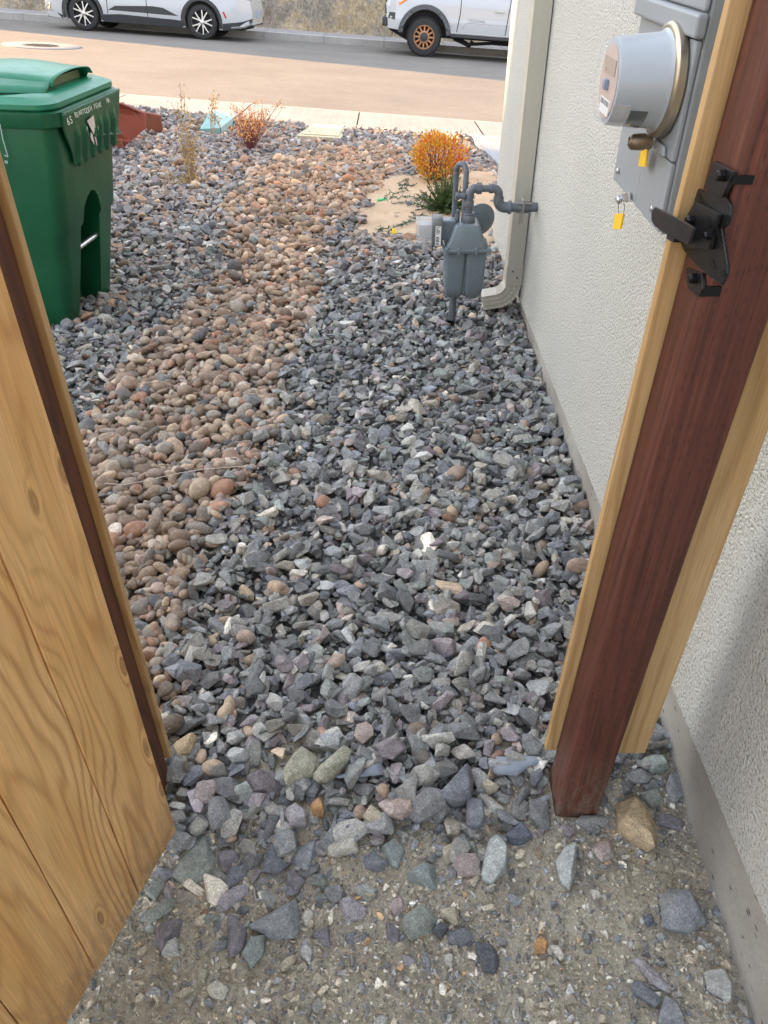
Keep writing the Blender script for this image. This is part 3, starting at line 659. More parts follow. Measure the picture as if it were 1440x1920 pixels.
e3, pe3 = elbow('elbow', (pe.x, YG-.01, pe.z-.006), (0, 0, -1), (1, 0, 0), max(.03, dz+.004), .021)
cyl('elbow_collar', pe3, pe3+Vector((.012, 0, 0)), .027)
cyl('wall_pipe', pe3, (XW+.01, YG-.01, pe3.z), .0185)
cyl('stopcock_body', (at(970, 374, Y=YG).x, YG-.01, pe3.z), (at(993, 374, Y=YG).x, YG-.01, pe3.z), .0235, seg=8)
BR = M('clamp_zinc', (.36, .34, .31), .4, .7, var=.2)
xcl = at(980, 374, Y=YG).x
mb = MB(); mb.box((xcl-.004, YG-.042, pe3.z-.006), (xcl+.004, YG+.02, pe3.z+.035)); mb.box((xcl-.03, YG-.034, pe3.z+.018), (xcl+.038, YG-.028, pe3.z+.024)); mb.tube([(xcl, YG-.038, pe3.z+.04), (xcl, YG-.038, pe3.z-.055)], .0035, 8); mb.tube([(xcl-.012, YG-.036, pe3.z-.06), (xcl-.008, YG-.036, pe3.z-.01)], .004, 8); mb.build('bonding_clamp', BR, gm, bevel=.001)
# arch riser behind, regulator disc, inlet riser to ground
xr0, xr1 = G(855, 340, .09).x, G(869, 340, .0).x
zr = at(862, 312, Y=YG+.07).z
pts = [Vector((xr0, YG+.09, zF-.02)), Vector((xr0, YG+.09, zr-.02))]
xr1 = xr0+.036; cx_ = (xr0+xr1)/2; rr2 = (xr1-xr0)/2
for k in range(13):
    a = math.pi-math.pi*k/12; pts.append(Vector((cx_+rr2*math.cos(a), YG+.09-.05*(k/12), zr-.02+rr2*1.7*math.sin(a))))
pts.append(Vector((xr1, YG+.04, zr-.10))); pts.append(Vector((xr1, YG+.03, zt+.02)))
mb = MB(); mb.tube(pts, .0115, 14); mb.build('arched_pipe', GPP, gm, smooth=60)
qd = at(900, 413, Y=YG+.16); rd = (at(926, 413, Y=YG+.16).x-at(874, 413, Y=YG+.16).x)/2*1.12
ax_ = Vector((.28, -.86, -.1)).normalized()
mb = MB(); mb.lathe(qd-ax_*.03, ax_, [(-.03, .03), (0, rd*.55), (.016, rd*.96), (.018, rd*1.04), (.026, rd*1.04), (.028, rd*.97), (.034, rd*.84), (.042, rd*.55), (.044, .001)], 40); mb.build('regulator_diaphragm', GP, gm, smooth=35)
mb = MB(); mb.tube([qd+Vector((-.02, .03, -.02)), qd+Vector((-.05, .03, -.20)), qd+Vector((-.06, .0, -.30))], .013, 12); mb.build('regulator_pipe', GPP, gm, smooth=50)
gq = gpx(845, 600); xr = at(848, 575, Y=YG+.03).x
mb = MB(); mb.tube([(xr+.004, YG+.04, pB.z+.05), (xr, YG+.045, gq.z-.1)], .0165, 16); mb.build('service_riser', GPP, gm, smooth=50)
mb = MB(); mb.tube([(xr, YG+.045, gq.z-.05), (xr, YG+.045, gq.z+.03)], .019, 16); mb.build('pipe_tape', LE, gm, smooth=50)
# ------------------------------------------------------------------ wheelie cart
GRN = M('bin_green', (.006, .092, .036), .36, 0, var=.22, vs=4, bs=160, bstr=.06, dirt=(.012, .085, .05))
GRL = M('bin_lid_sky_green', (.014, .185, .10), .32, 0, var=.10, vs=5, bs=140, bstr=.08)  # lid lightened towards teal, sky sheen put into its colour
s_ = Vector((.15, .989, 0)).normalized(); f_ = Vector((.989, -.15, 0)).normalized()
def make_cart(B0, label, writing=True):
    ct = thing('wheelie_bin', label, 'bin', B0)
    def L(f, s, z): return Vector(B0)+f_*f+s_*s+Vector((0, 0, z))
    def ring(f0, f1, s0, s1, z, r, n=6):
        return [L(a, b_, z) for a, b_ in rrect((f0+f1)/2, (s0+s1)/2, (f1-f0)/2, (s1-s0)/2, r, n)]
    mb = MB(); mb.loft([ring(-.50, -.015, .02, .45, .0, .05), ring(-.51, 0, 0.01, .465, .025, .055), ring(-.545, .06, -.012, .485, .30, .055), ring(-.555, .085, -.022, .492, .42, .055), ring(-.575, .10, -.026, .497, .44, .055), ring(-.60, .165, -.04, .51, .80, .05), ring(-.60, .17, -.04, .51, .86, .05)])
    body = mb.build('body', GRN, ct, smooth=35)
    # recess cut into the front for the lifting bar
    cu = MB(); prof = []
    for s0, z0 in ((.095, -.05), (.10, .06), (.145, .44), (.165, .50), (.20, .535), (.235, .55), (.27, .54), (.30, .51), (.318, .46), (.325, .40), (.325, -.05)): prof.append(L(-.10, s0, z0))
    cu.prism(prof, f_*.5); cobj = cu.build('cutter', GRN, ct); md = body.modifiers.new('b', 'BOOLEAN'); md.object = cobj; md.operation = 'DIFFERENCE'; md.solver = 'EXACT'
    dg = bpy.context.evaluated_depsgraph_get(); me2 = bpy.data.meshes.new_from_object(body.evaluated_get(dg)); body.modifiers.clear(); body.data = me2; me2.set_sharp_from_angle(angle=R(35)); bpy.data.objects.remove(cobj)
    mb = MB(); mb.tube([L(.045, .10, .325), L(.045, .38, .325)], .011, 14); mb.build('lift_bar', M('bar_steel', (.62, .62, .62), .3, .8), ct, smooth=50)
    mb = MB(); mb.loft([ring(-.625, .185, -.045, .525, .845, .06), ring(-.63, .195, -.050, .530, .852, .06), ring(-.632, .20, -.052, .532, .90, .06), ring(-.626, .192, -.046, .526, .906, .06)]); mb.build('rim', GRN, ct, smooth=35)
    # ribbed apron: rows of outline along s, rippled outward
    vs = []; fs = []; ns, nz = 61, 14
    for j in range(nz+1):
        fz = j/nz
        for i in range(ns+1):
            fs_ = i/ns; z = .90-.215*fz
            lo = -.010+.085*sst(.12, .95, fz)-.02*sst(.9, 1, fz)*0; hi = .505-.02*sst(.5, 1, fz); s0 = lo+(hi-lo)*fs_
            rib = 0
            u = (s0-.075)/.40*6.0
            if .0 < u < 6: rib = .015*max(0, math.cos((u-.5)*2*math.pi))**.7 if math.cos((u-.5)*2*math.pi) > 0 else 0
            rib *= sst(.28, .5, fz)*(1-sst(.93, 1, fz))
            lip = .010*sst(.92, 1, fz)
            vs.append(L(.203-.052*fz+float(rib)+float(lip), s0, z))
    for j in range(nz):
        for i in range(ns): a = j*(ns+1)+i; fs.append((a, a+1, a+ns+2, a+ns+1))
    mb = MB(); mb.add(vs, fs); ap = mb.build('ribbed_apron', GRN, ct, smooth=50); md = ap.modifiers.new('s', 'SOLIDIFY'); md.thickness = .006
    # underside web joining the apron to the body
    mb = MB(); mb.add([L(.15, .03, .86), L(.15, .50, .86), L(.18, .50, .72), L(.18, .05, .80), L(.10, .05, .70), L(.10, .48, .70)], [(0, 1, 2, 3), (4, 5, 1, 0)]); mb.build('web', GRN, ct)
    # lid
    LZ = .908
    mb = MB(); mb.loft([ring(-.64, .185, -.05, .53, LZ, .07), ring(-.645, .19, -.056, .536, LZ+.006, .07), ring(-.645, .19, -.056, .536, LZ+.022, .07), ring(-.63, .165, -.04, .52, LZ+.034, .075), ring(-.62, .145, -.03, .50, LZ+.044, .08)]); lid = mb.build('lid', GRL, ct, smooth=35)
    # raised hump: a pillow that ends in an overhanging open lip at the front
    vs = []; fs = []; nf, nsn = 36, 20
    for i in range(nf+1):
        f0 = -.60+.73*i/nf; k = i/nf
        hz = LZ+.05+.062*float(sst(0, .55, k))-.020*float(sst(.62, 1., k))
        wl = .03+.075*float(sst(.5, 1, k)); wh = .475-.03*float(sst(.5, 1, k))
        for j in range(nsn+1):
            u = j/nsn; s0 = wl+(wh-wl)*u; e = abs(u-.5)*2; z = hz-.016*e**2-(0.05*max(0, e-.88)/.12 if k < .97 else 0.02*max(0, e-.88)/.12)
            if i == 0: z = LZ+.04
            vs.append(L(f0, s0, z))
    for i in range(nf):
        for j in range(nsn): a = i*(nsn+1)+j; fs.append((a, a+1, a+nsn+2, a+nsn+1))
    mb = MB(); mb.add(vs, fs); hp = mb.build('lid_hump', GRL, ct, smooth=50); md = hp.modifiers.new('s', 'SOLIDIFY'); md.thickness = .004; md.offset = -1
    # side wing of the hump
    vs = []; fs = []
    for i in range(25):
        k = i/24; f0 = -.60+.72*k; zt_ = LZ+.045+.055*float(sst(0, .5, k))-.022*float(sst(.6, 1, k)); wd_ = .085*float(sst(0, .4, k))*(1-float(sst(.72, 1., k))*.55)
        vs += [L(f0, .035+.072*float(sst(.5, 1, k)), zt_-.004), L(f0, .035+.072*float(sst(.5, 1, k))-wd_-.01, zt_-.035)]
        if i < 24: fs.append((2*i, 2*i+1, 2*i+3, 2*i+2))
    mb = MB(); mb.add(vs, fs); wg = mb.build('lid_wing', GRL, ct, smooth=50); md = wg.modifiers.new('s', 'SOLIDIFY'); md.thickness = .004
    mb = MB(); mb.box((0, 0, 0), (.004, .31, .028), frame(L(.078, .115, LZ+.045), f_, s_)); mb.build('lip_inner', M('lip_pale', (.16, .20, .08), .5), ct)
    for s0 in (-.06, .48):
        mb = MB(); mb.lathe(L(-.60, s0, .13), s_, [(0, .05), (.005, .125), (.05, .125), (.055, .05)], 24); mb.build('wheel', LE, ct, smooth=40)
    return ct, L
carts, L = make_cart((-1.420, 3.262, g(-1.42, 3.3)-.0), 'green wheelie bin with handwriting on its ribbed apron, nearest the gravel path')
WHT = M('paint_marker', (.66, .72, .62), .6)
ap_n = f_
rr_ = random.Random(5); s0 = .012
for wdx, word in enumerate(['65', 'BEARTOOTH', 'PEAK', 'NA']):
    big = 1.45 if wdx == 0 else 1.0
    for ch in word:
        m_ = frame(L(.2060, s0, .868-(.018 if wdx == 0 else .004)+rr_.uniform(-.002, .002)), s_, Vector((0, 0, 1))) @ Matrix.Rotation(rr_.uniform(-.08, .08), 4, 'Z')
        text_mesh(ch, .026*big, WHT, 'handwriting', carts, m_, .0006); s0 += .0165*big
    s0 += .020 if wdx < 2 else .05
DEC = M('worn_sticker', (.70, .62, .60), .6, var=.1)
for poly in ([(.175, .835), (.235, .845), (.245, .80), (.225, .775), (.205, .80)], [(.20, .79), (.215, .775), (.225, .735), (.205, .755), (.195, .77)], [(.23, .765), (.243, .76), (.252, .725), (.245, .73)], [(.165, .812), (.175, .815), (.17, .80)], [(.266, .80), (.272, .795), (.271, .78)]):
    mb = MB(); mb.prism([L(.212-(.9-b_)*.16, a, b_) for a, b_ in poly], f_*.0006); mb.build('sticker_remnant', DEC, carts)
LN = M('decal_pale', (.32, .48, .42), .5)
pn = -s_; pp = L(-.2, -.052, .6)
def SD(px, py): return on(px, py, pn, pp)
mb = MB()
def line(a, b_, w_=.0035):
    A, B = SD(*a), SD(*b_); d = (B-A).normalized(); q = d.cross(pn).normalized()*w_/2; mb.prism([A-q, A+q, B+q, B-q], pn*.0008)
line((0, 232), (5, 260)); line((5, 260), (15, 294)); line((8, 291), (15, 294))
for a, b_ in (((9, 301), (15, 303)), ((10, 301), (11, 307)), ((13, 303), (14, 307)), ((9, 304), (12, 305))): line(a, b_, .003)
mb.build('printed_mark', LN, carts)
make_cart((-2.28, 4.05, g(-2.2, 4.05)-.0), 'second green wheelie bin standing behind the handwritten one, mostly hidden')
# ------------------------------------------------------------------ utility lids, retaining boards
def slab(name, px4, h, mat, label, cat, up=.03):
    q = [gpx(*p) for p in px4]; c_ = sum(q, Vector())/4; th = thing(name, label, cat, c_); 
    top = [Vector((p.x, p.y, p.z+up)) for p in q]
    mb = MB(); mb.prism([p-Vector((0, 0, .12)) for p in top], (0, 0, .12)); mb.build('box', mat, th, bevel=.006)
    ins = [c_+Vector((0, 0, up+.001))+(Vector((p.x, p.y, p.z))-c_)*.86 for p in q]; mb = MB(); mb.prism(ins, (0, 0, .007)); ld = mb.build('lid', mat, th, bevel=.003)
    return th, ins, q
BEI = concrete('polymer_beige', (.50, .45, .29), (.56, .50, .33))
ub, ins, _ = slab('utility_box', [(556, 264), (590, 238), (653, 241), (640, 269)], .03, BEI, 'beige rectangular utility box lid set in the gravel near the sidewalk', 'utility box', .05)
mb = MB(); mb.lathe(ins[0].lerp(ins[2], .18)+Vector((0, 0, .006)), (0, 0, 1), [(0, .012), (.003, .012)], 12); mb.lathe(ins[0].lerp(ins[2], .82)+Vector((0, 0, .006)), (0, 0, 1), [(0, .012), (.003, .012)], 12); mb.build('bolt', IRON, ub)
TEAL = concrete('teal_polymer', (.20, .36, .34), (.26, .43, .41))
q = [gpx(*p) for p in ((376, 249), (414, 251), (436, 238), (444, 228), (397, 226))]; c_ = sum(q, Vector())/5; tealq = q
tb = thing('irrigation_box', 'faded teal irrigation valve box with a tilted lid by the orange twiggy shrub', 'valve box', c_)
up = Vector((0, 0, 1))
a, b_, c2, d_, e_ = [p+up*.035 for p in q]
mb = MB(); mb.add([a+up*.0, b_+up*.02, e_+up*.085, a-up*.1, b_-up*.1, e_-up*.1], [(0, 1, 2), (3, 5, 4), (0, 3, 4, 1), (1, 4, 5, 2), (2, 5, 3, 0)]); mb.build('lid_flap', TEAL, tb, bevel=.004)
mb = MB(); mb.add([b_+up*.025+Vector((.01, 0, 0)), c2+up*.04, d_+up*.035, e_+up*.08+Vector((.01, 0, 0)), b_-up*.1, c2-up*.1, d_-up*.1, e_-up*.1], [(0, 1, 2, 3), (7, 6, 5, 4), (0, 4, 5, 1), (1, 5, 6, 2), (2, 6, 7, 3), (3, 7, 4, 0)]); mb.build('lid', concrete('teal_light', (.30, .44, .42), (.36, .49, .47)), tb, bevel=.004)
RB = wood_mat('retaining_red', (.30, .075, .045), (.25, .06, .038), (.14, .035, .025), sc=.3, along='X', contrast=.5)
RB2 = wood_mat('retaining_brown', (.22, .07, .035), (.17, .05, .028), (.09, .03, .02), sc=.3, contrast=.5)
def board3(name, px, Yr, th_, mat, par):
    q = [at(*p, Y=y) for p, y in zip(px, Yr)]; mb = MB(); mb.prism(q, Vector(th_)); return mb.build(name, mat, par, bevel=.005)
yb = gpx(228, 285).y
rw = thing('retaining_boards', 'dark red stained retaining boards with a stake beside the green bin', 'retaining wall', gpx(228, 290))
yb2 = gpx(266, 262, .05).y
board3('board', [(150, 190), (226, 194), (271, 213), (272, 242), (243, 266), (150, 262)], [yb-.15, yb+.1, yb2+.1, yb2+.1, yb+.22, yb-.1], (.0, .05, 0), RB, rw)
yb3 = gpx(300, 250, .02).y
board3('end_board', [(272, 211), (300, 217), (304, 247), (286, 250), (272, 240)], [yb3]*5, (0, .05, 0), RB2, rw)
board3('stake', [(212, 262), (226, 262), (234, 299), (221, 300)], [yb-.03]*4, (0, .05, 0), RB2, rw)
board3('lower_board', [(150, 262), (228, 264), (242, 264), (236, 272), (229, 280), (150, 300)], [yb+.03]*6, (0, .05, 0), RB, rw)
# ------------------------------------------------------------------ sand patch
SANDM, t, b = newmat('sand'); v = coords(t)
c_ = ramp(t, [(.3, (.40, .29, .185)), (.55, (.52, .385, .26)), (.75, (.50, .33, .20))], noise(t, v, 3.5, 6, .65))
c_ = mix(t, c_, ramp(t, [(.3, (.8, .8, .8)), (.7, (1.15, 1.15, 1.15))], noise(t, v, 150, 4, .7)), 1., 'MULTIPLY')
t.links.new(c_, b.inputs['Base Color']); b.inputs['Roughness'].default_value = .95; bump(t, b, noise(t, v, 60, 5, .7), .8, .01)
SAND_PX = [(688, 440), (680, 408), (690, 372), (712, 345), (752, 331), (800, 326), (870, 330), (905, 322), (925, 335), (932, 400), (930, 470), (880, 480), (800, 462), (735, 452)]
sandw = [gpx(*p) for p in SAND_PX]
SANDP = np.array([(p.x, p.y) for p in sandw])
def inside(P, x, y):
    x = np.asarray(x); y = np.asarray(y); r = np.zeros(x.shape, bool); n = len(P)
    for i in range(n):
        x1, y1 = P[i]; x2, y2 = P[(i+1) % n]
        c = ((y1 > y) != (y2 > y)) & (x < (x2-x1)*(y-y1)/(y2-y1+1e-12)+x1); r ^= c
    return r
xs = np.linspace(SANDP[:, 0].min()-.2, SANDP[:, 0].max()+.1, 90); ys = np.linspace(SANDP[:, 1].min()-.2, SANDP[:, 1].max()+.2, 140)
X, Y = np.meshgrid(xs, ys); Z = yard_z(X, Y)+.012+vnoise(X, Y, 4, 31)*.02+vnoise(X, Y, 14, 32)*.012
Cc = SANDP.mean(0); Pex = Cc+(SANDP-Cc)*1.12
ins_ = inside(Pex, X, Y); Z = np.where(ins_, Z, Z-.03)
nx, ny = len(xs), len(ys); i = np.arange(nx-1)[None, :]+nx*np.arange(ny-1)[:, None]
me = bpy.data.meshes.new('sand_patch'); me.from_pydata(np.stack([X, Y, Z], -1).reshape(-1, 3).tolist(), [], np.stack([i, i+1, i+1+nx, i+nx], -1).reshape(-1, 4).tolist()); me.materials.append(SANDM); me.shade_smooth()
o = bpy.data.objects.new('sand_patch', me); COL.objects.link(o); struct(o)
# weed fabric laid under the gravel
xs = np.linspace(-5.6, .9, 66); ys = np.linspace(.93, 9.0, 82); X, Y = np.meshgrid(xs, ys); X = np.where((Y < 4.6) & (X > .63), .63, X)
Z = yard_z(X, Y)-.004; Z = np.where((Y < 1.0), Z+.004*0, Z); nx, ny = len(xs), len(ys); i = np.arange(nx-1)[None, :]+nx*np.arange(ny-1)[:, None]
me = bpy.data.meshes.new('gravel_bed'); me.from_pydata(np.stack([X, Y, Z], -1).reshape(-1, 3).tolist(), [], np.stack([i, i+1, i+1+nx, i+nx], -1).reshape(-1, 4).tolist()); me.materials.append(M('bed_grit', (.085, .085, .085), .95, var=.4, vs=60, bs=200, bstr=.8, bd=.004)); me.shade_smooth()
o = bpy.data.objects.new('gravel_bed', me); COL.objects.link(o); struct(o)
# ------------------------------------------------------------------ stones
def hull_rock(seed, n=15, flat=.55, bev=0., box=.5):
    r = random.Random(seed); bm = bmesh.new(); ly = r.uniform(.6, .9)
    for k in range(n):
        v = Vector((r.gauss(0, 1), r.gauss(0, 1), r.gauss(0, 1))).normalized()
        m_ = max(abs(v.x), abs(v.y), abs(v.z)); v = v*(1-box)+v/m_*box*.85; bm.verts.new((v.x, v.y*ly, v.z*flat))
    res = bmesh.ops.convex_hull(bm, input=bm.verts[:]); 
    bmesh.ops.delete(bm, geom=[v for v in bm.verts if not v.link_faces], context='VERTS')
    bmesh.ops.dissolve_limit(bm, angle_limit=R(14), verts=bm.verts[:], edges=bm.edges[:])
    if bev: bmesh.ops.bevel(bm, geom=bm.edges[:]+bm.verts[:], offset=bev, segments=1, affect='EDGES', profile=.6)
    bmesh.ops.triangulate(bm, faces=bm.faces[:]); bmesh.ops.recalc_face_normals(bm, faces=bm.faces)
    bm.verts.ensure_lookup_table(); V_ = np.array([v.co[:] for v in bm.verts]); F_ = np.array([[v.index for v in f.verts] for f in bm.faces]); bm.free(); return V_, F_
def round_rock(seed, sub=2):
    r = random.Random(seed); bm = bmesh.new(); bmesh.ops.create_icosphere(bm, subdivisions=sub, radius=1)
    ly, lz = r.uniform(.62, .9), r.uniform(.5, .72); ks = [(Vector((r.gauss(0, 1), r.gauss(0, 1), r.gauss(0, 1))).normalized(), r.uniform(.10, .30)) for _ in range(7)]
    for v in bm.verts:
        c = v.co.normalized(); q = 1
        for d, a in ks: q -= a*max(0, c.dot(d))**2*1.0
        v.co = c*q*1.28; v.co.y *= ly; v.co.z *= lz
    bm.verts.ensure_lookup_table(); V_ = np.array([v.co[:] for v in bm.verts]); F_ = np.array([[v.index for v in f.verts] for f in bm.faces]); bm.free(); return V_, F_
RC = dict(gg=(.155, .17, .155), sl=(.105, .112, .125), bl=(.15, .16, .17), pu=(.122, .115, .128), mv=(.20, .19, .205), br=(.155, .145, .12), wh=(.48, .46, .40), cr=(.42, .38, .29), tn=(.30, .235, .15), or_=(.42, .24, .11), dk=(.06, .063, .072), ol=(.22, .215, .17), pk=(.23, .195, .185), pg=(.22, .238, .232), nv=(.075, .085, .105), te=(.145, .168, .165), lg=(.25, .255, .25))
def ZA(p): return [(180+a/3, 1540+b/3) for a, b in p]
def ZB(p): return [(600+a/2.88, 1380+b/2.88) for a, b in p]
def ZC(p): return [(600+a/2.88, 1640+b/2.88) for a, b in p]
def ZE(p): return [(960+a/2.667, 1200+b/2.667) for a, b in p]
def ZF(p): return [(280+a/2.88, 1300+b/2.88) for a, b in p]
